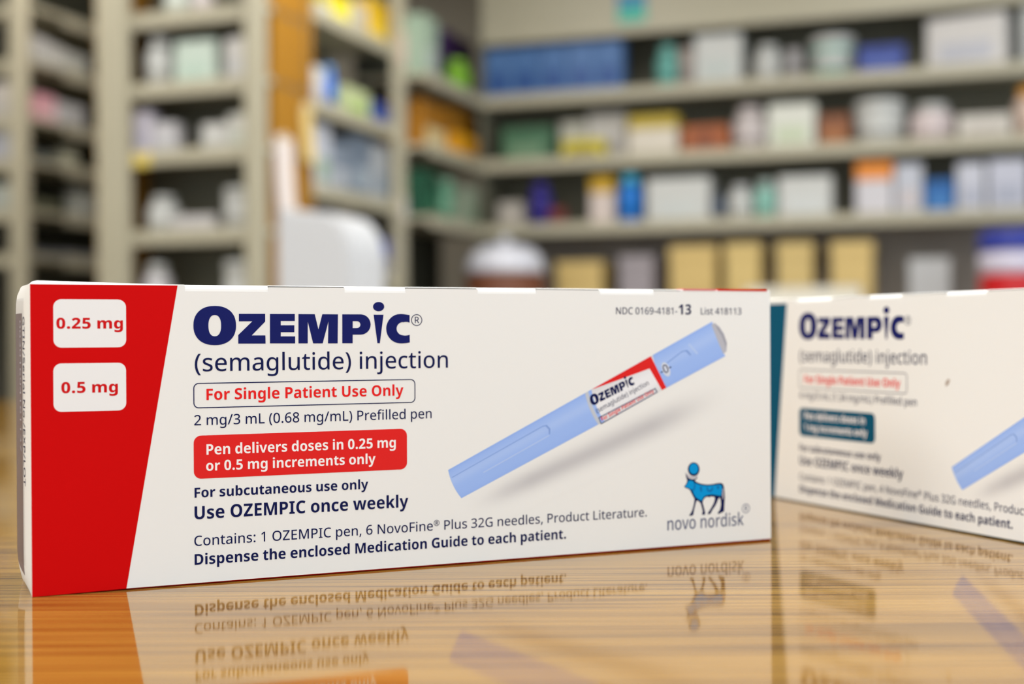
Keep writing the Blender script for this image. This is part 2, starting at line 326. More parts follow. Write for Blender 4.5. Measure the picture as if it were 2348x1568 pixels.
        's': [483, [[438,150,432,102,413,63,381,31,338,8,285,-5,222,-10,170,-8,125,-1,86,9,51,24,51,111,88,95,132,81,178,71,223,68,262,70,292,77,315,88,337,111,344,142,341,160,333,176,318,192,294,207,260,224,213,242,166,262,125,283,93,305,70,331,55,363,50,404,56,446,75,482,106,510,148,531,197,544,254,548,302,545,346,538,388,526,428,511,396,435,360,449,324,460,286,468,248,470,204,466,171,454,151,434,144,409,147,390,156,374,173,359,199,345,234,329,279,311,326,292,365,272,397,249,420,223,434,190]]],
        't': [371, [[271,70,292,71,313,74,332,77,348,82,348,7,329,1,305,-5,278,-9,251,-10,210,-6,172,5,140,25,114,56,98,100,92,159,92,462,17,462,17,508,95,545,131,659,190,659,190,538,344,538,344,462,190,462,190,162,196,121,213,92,239,75]]],
        'u': [623, [[540,538,540,0,461,0,447,71,442,71,423,45,398,25,370,9,339,-2,307,-8,272,-10,214,-5,166,11,128,37,100,74,83,124,78,186,78,538,177,538,177,197,180,158,189,127,204,102,226,85,255,74,290,71,342,76,381,93,409,120,428,158,438,206,442,262,442,538]]],
        'v': [518, [[204,0,0,538,104,538,216,221,224,199,232,175,240,150,247,127,252,105,256,87,260,87,264,105,270,127,278,151,286,176,294,200,301,220,414,538,518,538,314,0]]],
        'y': [520, [[1,538,105,538,219,231,228,207,236,183,244,160,251,137,256,115,261,94,265,94,272,122,282,156,295,194,307,232,415,538,520,538,290,-70,269,-118,244,-160,215,-194,180,-219,138,-235,88,-240,66,-239,46,-238,29,-235,15,-232,15,-154,27,-156,41,-158,57,-160,74,-160,103,-157,127,-148,148,-134,165,-115,180,-92,192,-65,217,-1]]],
        '\u00ae': [831, [[276,139,276,575,405,575,456,572,497,561,528,543,550,518,562,486,567,446,561,404,543,371,518,348,490,332,603,139,513,139,415,311,358,311,358,139],[403,375,437,380,463,394,479,416,484,444,479,473,465,493,439,505,403,508,358,508,358,375],[416,-10,339,-3,269,17,206,50,152,94,108,147,76,210,55,280,49,357,55,434,76,504,108,567,152,620,206,664,269,697,339,717,416,724,490,717,559,697,621,664,676,620,720,567,754,504,776,434,783,357,776,280,756,210,723,147,679,94,625,50,563,17,492,-3],[416,46,477,51,535,68,587,96,633,133,670,179,699,232,716,292,722,357,717,420,700,478,672,531,636,578,591,615,539,644,480,662,416,668,351,663,292,646,239,618,194,581,158,535,130,482,113,422,108,357,113,294,130,236,158,183,194,136,239,99,292,70,351,52]]],
    },
    'B': {
        ' ': [260, []],
        '.': [287, [[56,72,62,110,80,137,109,151,144,156,179,151,207,136,225,110,231,72,225,34,206,8,178,-8,144,-13,109,-8,80,8,62,34]]],
        '0': [581, [[540,357,537,275,527,203,509,140,484,88,450,46,406,15,353,-4,290,-10,236,-5,189,10,149,34,115,68,88,110,67,160,52,219,43,284,40,357,43,430,51,496,65,555,84,605,110,647,144,681,184,705,233,720,290,724,344,720,391,705,431,681,465,648,492,606,513,555,528,496,537,430],[192,357,194,283,201,222,213,174,231,141,256,120,290,113,323,120,349,140,367,174,379,221,386,282,388,357,386,431,379,492,367,540,349,574,323,594,290,601,256,594,231,574,213,540,201,492,194,431]]],
        '1': [581, [[419,0,266,0,266,410,266,429,266,451,267,475,267,501,268,526,269,550,256,536,244,524,231,512,218,501,139,435,60,533,284,714,419,714]]],
        '2': [581, [[537,0,37,0,37,106,216,287,265,338,303,380,332,415,351,448,362,479,366,513,359,550,339,575,310,591,274,596,235,591,197,577,159,554,118,523,35,622,67,648,101,672,139,693,182,710,231,720,288,724,354,718,410,699,455,670,489,632,510,585,517,531,512,474,495,423,467,374,428,326,380,275,321,219,232,133,232,128,537,128]]],
        '3': [581, [[512,554,507,508,491,469,467,436,436,410,399,390,358,376,358,373,411,362,454,345,489,320,513,288,528,249,533,204,526,147,503,95,464,52,409,18,362,3,308,-7,245,-10,185,-8,132,0,84,12,38,29,38,159,85,138,135,123,183,115,228,112,276,115,314,124,341,138,365,170,373,212,369,241,356,265,334,284,302,297,258,305,202,308,149,308,149,426,203,426,254,429,295,438,325,453,346,473,359,497,363,524,356,557,336,581,304,596,263,601,230,598,199,592,172,583,147,572,125,561,106,549,40,651,86,679,139,703,203,719,281,724,349,719,406,703,452,678,485,643,505,602]]],
        '5': [581, [[305,456,366,450,421,430,466,398,501,355,523,300,530,234,522,162,498,102,474,68,442,40,404,18,359,3,308,-7,249,-10,192,-8,140,0,93,12,53,29,53,158,94,140,142,125,193,115,240,112,279,115,313,125,340,140,360,163,372,192,376,227,372,259,361,286,341,308,314,324,278,333,234,337,206,335,177,331,150,326,127,320,67,353,94,714,481,714,481,585,223,585,211,447,228,450,249,453,273,455]]],
        'C': [642, [[398,597,357,593,321,580,289,560,262,533,241,498,225,456,216,409,213,355,218,285,234,227,260,180,298,145,346,124,404,117,451,120,495,128,538,141,582,156,582,26,537,10,490,-1,441,-8,387,-10,315,-5,253,10,200,36,155,70,118,113,90,164,71,222,59,286,55,356,61,434,77,504,105,567,144,621,193,665,252,697,321,717,400,724,453,721,508,712,561,698,611,677,561,555,524,571,484,585,443,594]]],
        'D': [732, [[678,369,672,292,657,224,632,164,597,114,554,73,502,41,443,18,377,5,303,0,85,0,85,714,321,714,392,710,456,696,513,674,562,644,603,605,635,558,659,503,673,440],[518,363,513,433,496,490,467,534,428,564,378,583,317,589,238,589,238,126,302,126,369,133,423,153,465,185,495,231,513,291]]],
        'E': [552, [[499,0,85,0,85,714,499,714,499,589,238,589,238,433,482,433,482,308,238,308,238,127,499,127]]],
        'F': [531, [[236,0,85,0,85,714,498,714,498,589,236,589,236,407,479,407,479,282,236,282]]],
        'G': [735, [[381,402,665,402,665,31,606,14,542,1,473,-7,399,-10,331,-5,270,9,216,32,168,64,129,105,97,156,74,215,60,282,55,358,60,430,74,494,98,552,132,603,174,645,225,679,284,704,352,719,428,724,491,721,550,712,604,698,652,680,601,558,562,574,519,586,474,594,427,597,361,589,307,565,265,528,236,480,219,421,213,355,219,287,235,228,263,181,303,146,354,125,417,117,445,118,473,121,499,125,519,129,519,280,381,280]]],
        'I': [401, [[364,0,36,0,36,87,123,116,123,599,36,627,36,714,364,714,364,627,277,599,277,116,364,87]]],
        'M': [944, [[397,0,217,558,213,558,215,534,216,505,218,471,220,434,221,396,221,358,221,0,85,0,85,714,293,714,470,177,474,177,651,714,859,714,859,0,716,0,716,362,716,397,717,433,718,469,720,503,722,533,723,557,719,557,538,0]]],
        'O': [791, [[735,358,730,279,715,208,689,145,653,91,605,48,547,16,477,-4,395,-10,313,-3,243,16,185,48,137,91,101,145,75,208,60,279,55,359,59,430,71,494,92,552,120,603,158,645,204,680,259,705,323,720,396,725,469,720,533,705,588,680,633,645,670,602,699,552,719,493,731,429],[216,358,220,289,234,230,258,183,293,148,339,126,395,119,453,126,498,148,533,183,556,230,570,289,574,358,570,427,556,486,533,534,499,569,454,591,396,598,339,591,293,569,258,534,234,486,220,427]]],
        'P': [621, [[309,714,373,710,429,700,475,682,513,657,550,613,572,559,579,494,575,448,565,404,546,363,519,327,481,296,433,273,374,258,303,253,238,253,238,0,85,0,85,714],[304,589,238,589,238,379,289,379,328,382,361,390,388,404,408,425,421,453,425,489,418,531,396,563,372,577,342,586]]],
        'S': [566, [[528,207,520,149,498,97,460,53,408,19,364,3,314,-7,257,-10,214,-9,175,-6,140,0,108,8,77,18,47,31,47,169,98,148,153,131,209,120,261,116,296,119,325,126,347,138,362,153,372,172,375,193,371,217,361,236,343,253,316,270,279,288,231,308,179,333,135,360,100,390,74,427,58,472,53,526,61,585,85,634,124,673,174,701,236,718,306,724,369,721,425,710,476,695,521,677,474,556,431,574,387,587,344,596,302,599,272,597,248,591,229,580,216,566,208,550,205,531,209,508,219,489,237,472,265,455,302,436,352,415,404,391,447,365,482,335,507,300,522,258]]],
        'U': [747, [[667,272,659,193,634,124,609,85,576,52,536,25,489,6,433,-6,371,-10,304,-5,245,9,195,32,154,64,121,105,98,153,84,208,80,270,80,714,233,714,233,278,237,229,249,189,269,158,296,136,331,123,374,119,419,123,455,137,481,160,500,191,511,231,514,279,514,714,667,714]]],
        'Z': [596, [[565,0,33,0,33,99,368,588,42,588,42,714,557,714,557,615,221,126,565,126]]],
        'a': [599, [[317,556,380,551,432,534,474,507,504,470,522,422,528,364,528,0,423,0,394,74,390,74,366,48,342,26,316,10,286,-1,250,-8,208,-10,163,-5,122,9,88,32,62,65,45,108,40,161,47,213,67,256,102,290,150,314,212,330,287,338,378,341,378,358,373,399,356,426,329,441,294,446,257,443,218,434,179,421,141,405,97,508,143,528,196,543,254,553],[321,250,278,247,245,239,222,227,201,201,194,168,199,137,214,116,237,104,266,100,310,107,346,128,364,149,375,176,378,208,378,253]]],
        'b': [632, [[224,583,224,553,222,524,220,498,218,475,224,475,250,507,283,533,325,550,379,556,436,548,485,524,527,484,559,429,578,359,584,274,578,188,558,117,527,62,485,22,434,-2,375,-10,321,-5,281,11,249,34,224,59,214,59,189,0,73,0,73,760,224,760],[330,436,296,432,268,420,248,400,235,371,227,334,224,287,224,269,227,222,235,183,248,152,267,130,296,117,332,112,362,117,387,131,406,154,420,186,428,227,431,276,428,324,420,364,406,396,387,418,361,432]]],
        'c': [516, [[311,-10,237,-3,173,20,136,43,105,74,80,111,62,157,51,210,47,270,51,333,63,388,83,434,110,472,143,503,181,526,247,549,322,556,368,554,412,546,452,535,488,519,443,405,413,417,383,426,352,433,322,435,286,430,256,417,232,394,215,362,204,322,201,271,204,222,215,182,233,151,256,130,285,117,320,112,362,115,401,124,438,137,473,154,473,31,440,14,403,1,360,-7]]],
        'd': [632, [[252,-10,196,-2,146,22,104,62,73,117,53,187,47,272,54,358,73,429,105,485,148,524,198,548,257,556,293,554,325,546,351,533,374,517,394,498,410,476,415,476,412,498,410,527,408,558,407,586,407,760,559,760,559,0,443,0,413,71,407,71,391,49,372,30,349,14,321,1,289,-7],[305,111,342,115,371,127,392,146,406,174,414,211,417,255,417,271,415,319,407,360,393,392,373,415,343,429,304,434,274,429,249,415,228,392,213,360,203,319,200,270,203,221,213,181,228,150,249,128,275,115]]],
        'e': [597, [[306,556,377,549,437,528,486,492,522,443,544,382,551,308,551,235,200,235,205,197,218,164,238,138,266,118,300,106,341,102,390,105,434,112,476,124,520,142,520,29,479,11,435,-1,385,-8,325,-10,249,-2,182,20,143,44,110,75,83,113,63,158,51,210,47,269,51,330,62,382,80,428,104,467,134,499,171,524,234,548],[310,449,269,442,237,420,214,385,204,336,410,336,407,367,399,394,385,417,365,434,340,445]]],
        'g': [632, [[255,556,307,551,350,535,385,510,413,477,417,477,431,546,559,546,559,-4,551,-75,529,-134,506,-166,476,-192,439,-213,395,-228,344,-237,285,-240,225,-238,172,-232,123,-222,78,-207,78,-79,124,-97,171,-110,222,-118,280,-121,319,-117,350,-108,375,-92,394,-70,405,-44,408,-12,408,3,409,17,410,35,411,54,413,70,408,70,382,38,348,12,306,-4,254,-10,195,-2,145,22,103,63,72,119,53,189,47,272,53,356,72,426,104,482,146,523,197,548],[304,437,273,432,247,418,227,394,213,362,204,320,201,270,204,220,213,179,227,148,248,126,274,113,307,108,334,111,358,117,377,128,392,143,404,163,412,188,416,218,418,252,418,274,415,324,407,365,392,397,371,419,342,433]]],
        'h': [650, [[224,607,224,565,222,529,220,499,217,476,225,476,244,502,267,522,292,537,320,548,351,554,383,556,438,551,486,535,525,509,554,470,573,420,579,356,579,0,428,0,428,318,423,370,407,406,380,429,341,436,302,431,271,415,250,389,235,354,227,310,224,256,224,0,73,0,73,760,224,760]]],
        'i': [299, [[225,546,225,0,74,0,74,546],[150,761,181,757,208,745,226,723,232,687,226,652,208,630,181,618,150,614,119,618,92,630,74,652,68,687,74,723,92,745,119,757]]],
        'k': [610, [[224,423,224,394,222,361,219,327,216,297,220,297,228,309,238,323,249,339,261,354,271,369,281,381,423,546,594,546,392,314,607,0,432,0,286,218,224,169,224,0,73,0,73,760,224,760]]],
        'l': [298, [[224,0,73,0,73,760,224,760]]],
        'm': [975, [[714,556,772,551,819,535,856,509,883,471,899,420,904,356,904,0,754,0,754,318,751,356,744,386,733,409,707,429,670,436,635,431,608,417,588,394,574,362,566,321,564,273,564,0,413,0,413,318,411,355,404,385,393,408,377,424,357,433,331,436,295,431,267,415,247,389,234,354,227,310,224,256,224,0,73,0,73,546,189,546,211,476,216,476,234,500,255,519,281,535,310,547,343,554,379,556,435,551,481,535,517,509,544,474,549,474,580,510,619,536,665,551]]],
        'n': [650, [[385,556,441,551,488,535,527,509,556,471,573,420,579,356,579,0,429,0,429,318,423,370,408,406,380,429,341,436,301,431,270,415,249,390,235,354,227,310,224,256,224,0,73,0,73,546,189,546,210,473,216,473,236,498,259,519,286,535,316,547,349,554]]],
        'o': [625, [[577,274,573,210,559,153,536,104,506,64,467,32,422,9,369,-5,311,-10,256,-5,205,9,160,32,122,64,90,104,67,153,52,210,47,274,51,332,61,383,79,428,104,467,134,498,171,524,213,542,261,553,314,556,387,548,450,524,503,483,543,428,562,383,573,332],[201,274,204,225,212,183,227,149,248,125,277,110,313,105,348,110,376,125,398,149,412,183,421,225,423,274,421,324,412,365,397,398,376,422,348,436,312,441,276,436,248,422,227,398,213,365,204,324]]],
        'p': [632, [[379,556,438,548,488,524,529,485,560,429,578,359,584,274,578,189,558,118,526,62,484,22,433,-2,375,-10,338,-7,306,0,280,12,258,26,239,43,224,59,218,59,220,40,222,18,224,-6,224,-31,224,-240,73,-240,73,546,196,546,217,475,224,475,240,497,260,516,283,533,310,545,342,554],[329,436,295,432,268,420,249,400,235,372,228,336,224,291,224,275,227,227,234,186,247,154,267,131,294,117,330,112,361,117,386,131,406,154,420,186,428,227,431,276,428,325,419,365,405,396,385,418,360,432]]],
        'r': [447, [[375,556,391,556,407,555,423,553,435,550,420,409,408,411,394,413,377,415,358,415,335,414,311,408,289,399,268,385,250,367,236,343,227,313,224,277,224,0,73,0,73,546,188,546,210,454,217,454,235,481,257,506,283,527,311,543,342,553]]],
        's': [502, [[460,161,454,113,436,71,405,37,361,11,304,-5,234,-10,180,-8,132,-3,89,7,47,22,47,147,93,128,142,114,189,105,230,102,269,106,296,115,312,130,317,150,315,165,307,177,292,189,270,202,237,216,194,234,149,254,112,275,83,299,62,327,50,361,46,402,52,448,72,487,105,517,149,539,202,552,263,556,314,554,361,545,407,532,454,514,410,411,371,427,332,439,294,447,261,450,231,447,208,439,194,427,189,410,192,396,200,385,214,373,236,362,268,348,311,331,356,311,393,290,422,267,443,238,456,204]]],
        't': [421, [[309,110,332,111,353,115,374,120,394,126,394,15,368,5,338,-3,304,-8,264,-10,218,-6,176,6,142,28,115,61,98,109,93,172,93,433,22,433,22,497,104,547,148,662,244,662,244,546,387,546,387,433,244,433,244,181,248,150,261,128,282,115]]],
        'u': [650, [[576,546,576,0,460,0,441,70,432,70,413,44,389,24,361,9,330,-2,298,-8,264,-10,210,-5,163,11,124,37,95,76,76,126,70,190,70,546,222,546,222,228,227,177,242,140,269,118,308,111,349,116,379,131,401,157,415,192,423,237,425,290,425,546]]],
        'v': [571, [[208,0,0,546,158,546,260,224,264,212,268,197,273,181,277,164,280,148,282,134,286,134,288,148,291,164,295,180,300,196,305,211,309,223,413,546,571,546,363,0]]],
        'w': [862, [[463,266,457,293,450,322,444,352,438,380,434,404,431,422,428,422,425,404,421,380,415,351,409,321,402,290,394,261,323,0,161,0,12,547,162,547,218,306,224,279,230,249,236,218,241,187,245,158,247,132,250,132,253,151,256,172,260,195,265,219,269,242,274,262,278,280,281,293,349,547,515,547,580,291,585,269,591,242,597,214,603,185,608,158,611,133,614,133,617,158,621,187,626,218,631,250,637,280,644,306,703,547,850,547,699,0,535,0]]],
        'y': [571, [[0,546,159,546,262,234,267,219,271,203,276,188,279,172,283,156,285,141,289,141,293,163,299,187,307,211,314,234,415,546,571,546,347,-50,323,-106,294,-153,260,-191,220,-218,170,-234,111,-240,87,-239,67,-238,50,-235,35,-232,35,-113,47,-115,61,-117,77,-119,94,-119,123,-116,146,-107,165,-92,181,-73,194,-51,205,-27,217,4]]],
    },
    'D': {
        ' ': [260, []],
        '.': [292, [[51,77,57,118,77,145,108,161,147,167,185,161,215,145,235,117,242,77,235,37,215,10,185,-7,147,-12,108,-7,77,10,57,37]]],
        '0': [583, [[545,356,542,275,532,203,514,140,488,88,454,46,410,15,356,-4,291,-10,237,-5,189,10,148,34,113,68,86,110,65,160,50,218,41,284,38,356,41,430,49,496,62,554,82,605,109,647,142,680,184,705,233,719,291,724,346,719,394,705,435,681,469,647,497,605,518,555,533,496,542,430],[208,356,210,287,215,230,226,185,241,153,262,134,291,127,320,134,342,153,357,184,367,229,373,287,375,356,373,427,367,484,357,529,342,561,320,580,291,587,262,580,241,561,226,529,215,484,210,427]]],
        '2': [583, [[542,0,34,0,34,116,211,294,259,346,296,386,324,420,342,450,352,478,355,508,349,540,332,563,306,576,274,580,237,576,201,561,164,538,123,506,29,616,61,643,96,669,135,691,179,709,231,720,292,724,358,718,415,699,461,669,496,630,518,583,525,530,519,472,502,421,474,372,435,324,385,273,325,215,253,147,253,142,542,142]]],
        '5': [583, [[314,462,373,455,426,435,471,403,506,358,527,303,535,236,527,163,503,102,478,68,446,40,408,18,362,3,309,-7,250,-10,192,-8,139,0,91,12,50,29,50,171,91,154,140,140,191,129,237,126,274,129,304,137,329,152,347,172,358,198,362,229,354,271,329,302,304,317,271,326,231,328,204,327,176,323,150,318,128,312,63,345,90,714,486,714,486,570,235,570,224,452,241,455,260,458,283,461]]],
        'g': [637, [[250,559,302,554,344,537,377,512,404,481,409,481,422,549,567,549,567,-3,559,-74,536,-133,512,-165,481,-192,443,-213,397,-228,344,-237,284,-240,222,-238,168,-233,119,-223,73,-208,73,-65,120,-83,166,-96,217,-104,276,-107,329,-101,367,-82,390,-51,398,-10,398,2,398,16,399,34,401,52,403,70,398,70,373,39,341,13,299,-4,248,-10,191,-2,142,22,100,63,70,119,51,189,45,274,51,359,70,429,101,486,143,527,192,551],[309,427,281,423,258,409,240,387,227,357,220,318,217,272,220,224,228,187,241,158,259,138,283,126,312,122,337,124,357,130,374,140,388,154,398,173,405,195,409,222,410,254,410,276,408,322,401,359,388,389,369,410,343,423]]],
        'm': [986, [[727,559,784,554,832,538,870,512,897,473,913,422,919,358,919,0,750,0,750,310,748,348,741,378,731,399,707,419,674,425,642,421,617,407,600,384,588,352,581,313,579,266,579,0,409,0,409,310,407,347,401,376,391,398,377,413,359,422,336,425,302,420,277,405,259,380,248,345,241,302,239,250,239,0,70,0,70,549,199,549,224,480,229,480,246,503,267,522,293,538,322,550,356,557,393,559,449,554,494,539,530,513,558,480,563,480,594,514,632,539,677,554]]],
    },
}

LOGO = {
    'O': [[[45.87,60.67],[45.82,59.85],[45.67,59.16],[45.45,58.54],[45.13,57.98],[44.74,57.48],[44.26,57.05],[43.72,56.7],[43.11,56.42],[42.44,56.21],[41.71,56.09],[40.82,56.06],[39.94,56.11],[39.21,56.24],[38.55,56.45],[37.95,56.74],[37.42,57.1],[36.97,57.53],[36.59,58.03],[36.29,58.58],[36.07,59.2],[35.94,59.88],[35.9,60.69],[35.95,61.5],[36.09,62.18],[36.31,62.79],[36.62,63.35],[37.01,63.84],[37.47,64.27],[38.0,64.63],[38.6,64.92],[39.27,65.12],[40.0,65.25],[40.88,65.3],[41.76,65.26],[42.5,65.14],[43.17,64.93],[43.77,64.65],[44.31,64.29],[44.78,63.86],[45.16,63.36],[45.47,62.8],[45.69,62.18],[45.83,61.49]],[[42.35,60.65],[42.33,60.04],[42.25,59.56],[42.12,59.14],[41.96,58.79],[41.74,58.51],[41.5,58.31],[41.21,58.19],[40.85,58.14],[40.49,58.19],[40.21,58.31],[39.96,58.52],[39.76,58.8],[39.59,59.15],[39.48,59.57],[39.41,60.05],[39.38,60.65],[39.41,61.26],[39.49,61.74],[39.61,62.15],[39.78,62.5],[39.99,62.78],[40.24,62.99],[40.52,63.11],[40.88,63.15],[41.24,63.11],[41.53,62.99],[41.77,62.78],[41.98,62.5],[42.14,62.15],[42.26,61.73],[42.33,61.25]]],
    'Z': [[[46.55,63.44],[52.82,63.45],[52.81,61.61],[49.57,58.32],[52.85,58.3],[52.87,56.35],[46.36,56.39],[46.37,58.42],[49.74,61.67],[46.54,61.67]]],
    'E': [[[53.97,63.42],[60.0,63.43],[59.99,61.75],[56.56,61.75],[56.56,60.69],[59.87,60.69],[59.86,59.04],[56.55,59.05],[56.54,58.05],[60.06,58.03],[60.05,56.35],[53.93,56.4]]],
    'M': [[[60.9,63.4],[64.91,63.38],[65.8,59.67],[66.79,63.38],[70.7,63.35],[70.57,56.28],[68.15,56.3],[68.3,61.6],[66.84,56.31],[64.47,56.32],[63.18,61.6],[63.14,56.33],[60.86,56.35]]],
    'P': [[[71.78,63.36],[76.43,63.36],[76.99,63.3],[77.53,63.12],[78.02,62.82],[78.42,62.42],[78.72,61.95],[78.91,61.42],[78.97,60.86],[78.9,60.31],[78.71,59.78],[78.4,59.31],[77.99,58.91],[77.51,58.62],[76.96,58.43],[76.4,58.37],[74.38,58.38],[74.36,56.28],[71.74,56.3]],[[74.4,61.68],[75.48,61.68],[75.81,61.62],[76.1,61.43],[76.28,61.16],[76.35,60.84],[76.28,60.52],[76.09,60.24],[75.81,60.06],[75.47,60.0],[74.39,60.0]]],
    'i': [[[82.49,65.28],[82.45,65.02],[82.34,64.78],[82.17,64.56],[81.94,64.38],[81.66,64.24],[81.35,64.16],[81.03,64.13],[80.71,64.15],[80.4,64.24],[80.13,64.37],[79.9,64.55],[79.73,64.77],[79.63,65.01],[79.59,65.27],[79.63,65.52],[79.74,65.77],[79.91,65.98],[80.14,66.17],[80.42,66.31],[80.72,66.39],[81.05,66.42],[81.37,66.4],[81.67,66.31],[81.95,66.18],[82.18,66.0],[82.35,65.78],[82.45,65.54]]],
    'j': [[[79.74,63.28],[82.29,63.28],[81.3,56.24],[80.67,56.24]]],
    'C': [[[89.07,63.2],[88.46,63.3],[87.91,63.37],[87.43,63.43],[87.02,63.46],[86.67,63.47],[85.89,63.39],[85.45,63.27],[85.03,63.09],[84.64,62.87],[84.27,62.6],[83.94,62.28],[83.65,61.94],[83.41,61.55],[83.22,61.15],[83.08,60.72],[82.99,60.28],[82.96,59.83],[82.99,59.38],[83.07,58.94],[83.2,58.51],[83.39,58.1],[83.63,57.72],[83.91,57.37],[84.24,57.05],[84.6,56.78],[84.99,56.56],[85.41,56.38],[85.85,56.25],[86.47,56.17],[87.03,56.15],[87.57,56.17],[88.1,56.21],[88.6,56.27],[89.09,56.36],[89.07,58.29],[88.62,58.18],[88.2,58.12],[87.81,58.1],[87.45,58.13],[87.12,58.2],[87.07,58.2],[86.78,58.27],[86.51,58.4],[86.27,58.56],[86.06,58.77],[85.88,59.0],[85.76,59.26],[85.68,59.54],[85.66,59.82],[85.69,60.11],[85.77,60.38],[85.89,60.64],[86.07,60.88],[86.28,61.08],[86.53,61.24],[86.8,61.36],[87.09,61.44],[87.45,61.4],[87.77,61.46],[88.09,61.49],[88.42,61.47],[88.74,61.41],[89.06,61.31]]],
}
BULL = {
    'silhouette': [[167.84,20.36],[168.29,19.52],[168.81,18.86],[169.97,18.44],[171.06,18.57],[171.76,19.18],[171.44,18.55],[170.81,18.07],[171.43,17.6],[172.49,17.18],[173.54,16.95],[174.81,16.78],[176.3,16.8],[177.8,17.0],[179.08,17.03],[179.83,16.63],[180.1,15.75],[180.27,14.45],[180.35,12.97],[180.19,11.13],[180.07,9.11],[179.14,8.79],[178.18,8.44],[178.03,8.82],[178.78,9.73],[179.09,11.01],[178.97,12.3],[178.67,13.02],[178.16,12.57],[177.94,11.99],[177.34,10.92],[176.44,9.86],[175.66,8.66],[174.81,8.58],[174.99,9.12],[175.73,10.0],[176.81,11.59],[177.13,12.68],[177.01,13.29],[175.86,13.46],[175.35,13.25],[174.69,13.48],[173.95,13.21],[173.41,12.6],[173.24,11.87],[173.51,10.94],[173.84,9.92],[174.07,8.86],[173.71,8.46],[172.97,8.68],[173.25,9.49],[172.98,10.61],[172.56,11.82],[171.83,12.46],[171.28,12.49],[170.94,11.45],[170.59,10.19],[170.25,8.66],[169.39,8.45],[168.93,8.64],[169.6,9.37],[170.03,10.22],[170.46,11.66],[170.69,13.02],[169.99,14.24],[169.32,15.46],[168.8,15.9],[167.86,16.21],[167.44,16.63],[167.9,17.08],[168.33,17.79],[168.41,18.29],[168.04,19.26]],
    'body': [[170.84,17.43],[172.06,16.91],[173.33,16.61],[175.02,16.44],[177.15,16.5],[178.76,16.61],[179.38,16.19],[179.46,15.23],[179.28,14.13],[179.06,13.44],[177.99,13.64],[176.29,13.99],[174.59,13.89],[173.74,13.59],[173.2,12.97],[172.99,12.4],[172.04,12.85],[170.99,13.55],[170.47,14.4],[169.91,15.48],[170.27,16.41]],
    'head': [[168.96,18.23],[170.07,18.03],[170.63,17.53],[170.48,16.68],[170.12,15.84],[169.53,15.61],[168.8,16.16],[168.03,16.34],[167.69,16.67],[168.16,17.06],[168.54,17.68]],
    'disc_ring': [[172.32,21.11],[172.28,20.74],[172.17,20.39],[172.0,20.07],[171.77,19.8],[171.49,19.58],[171.16,19.42],[170.82,19.33],[170.45,19.31],[170.09,19.36],[169.75,19.48],[169.43,19.67],[169.15,19.92],[168.92,20.21],[168.75,20.55],[168.65,20.9],[168.62,21.27],[168.66,21.63],[168.76,21.98],[168.93,22.3],[169.17,22.57],[169.45,22.8],[169.77,22.96],[170.11,23.05],[170.47,23.07],[170.84,23.02],[171.18,22.9],[171.5,22.71],[171.78,22.46],[172.01,22.17],[172.18,21.83],[172.28,21.48]],
    'disc': [[171.86,21.27],[171.83,20.99],[171.75,20.72],[171.62,20.47],[171.44,20.26],[171.23,20.09],[170.99,19.96],[170.73,19.89],[170.46,19.87],[170.19,19.91],[169.93,20.01],[169.69,20.16],[169.48,20.35],[169.31,20.57],[169.18,20.83],[169.11,21.11],[169.08,21.4],[169.11,21.68],[169.19,21.95],[169.32,22.2],[169.49,22.41],[169.7,22.58],[169.94,22.71],[170.2,22.78],[170.47,22.79],[170.74,22.76],[171.0,22.66],[171.24,22.52],[171.45,22.33],[171.62,22.1],[171.75,21.84],[171.83,21.56]],
    'crescent': [[168.05,20.44],[168.25,19.7],[168.82,19.07],[169.97,18.66],[171.13,18.84],[171.82,19.41],[171.55,19.46],[171.02,19.26],[170.08,19.16],[169.13,19.42],[168.51,19.93]],
    'mark': [[174.49,16.21],[174.81,16.19],[174.91,15.45],[175.44,15.15],[176.08,15.4],[176.19,16.12],[176.51,16.11],[176.46,15.19],[175.87,14.71],[175.12,14.78],[174.59,15.25]],
    'mark2': [[172.27,16.32],[173.12,16.28],[172.9,15.74],[173.07,14.96],[172.52,14.99],[172.48,15.76]],
    'mark3': [[177.69,16.24],[178.61,16.23],[178.43,15.65],[178.11,15.2],[177.9,15.67]],
    'collar': [[170.76,17.12],[171.05,16.96],[170.79,16.02],[170.47,15.16],[170.12,15.36],[170.48,16.22]],
    'tail': [[179.67,15.49],[179.89,15.48],[179.92,13.73],[179.79,12.54],[179.53,12.55],[179.49,14.12]],
}

_tri = {}
def tri_poly(polys):
    def inside(pt, poly):
        r = False
        for (x0, y0), (x1, y1) in zip(poly, poly[1:] + poly[:1]):
            if (y0 > pt[1]) != (y1 > pt[1]) and pt[0] < (x1 - x0) * (pt[1] - y0) / (y1 - y0) + x0:
                r = not r
        return r
    polys = [[tuple(q) for q in p] for p in polys]
    depth = [sum(inside(p[0], q) for q in polys if q is not p) for p in polys]
    vs, fs = [], []
    for i, p in enumerate(polys):
        if depth[i] % 2:
            continue
        island = [p] + [q for j, q in enumerate(polys) if depth[j] == depth[i] + 1 and inside(q[0], p)]
        n = len(vs)
        fs += [tuple(k + n for k in t) for t in tessellate_polygon([[Vector((x, y, 0)) for x, y in q] for q in island])]
        vs += [pt for q in island for pt in q]
    return vs, fs

def glyph(font, ch):
    k = (font, ch)
    if k not in _tri:
        adv, cs = GLYPHS[font][ch]
        polys = [[(c[i], c[i + 1]) for i in range(0, len(c), 2)] for c in cs]
        _tri[k] = (adv,) + (tri_poly(polys) if polys else ([], []))
    return _tri[k]

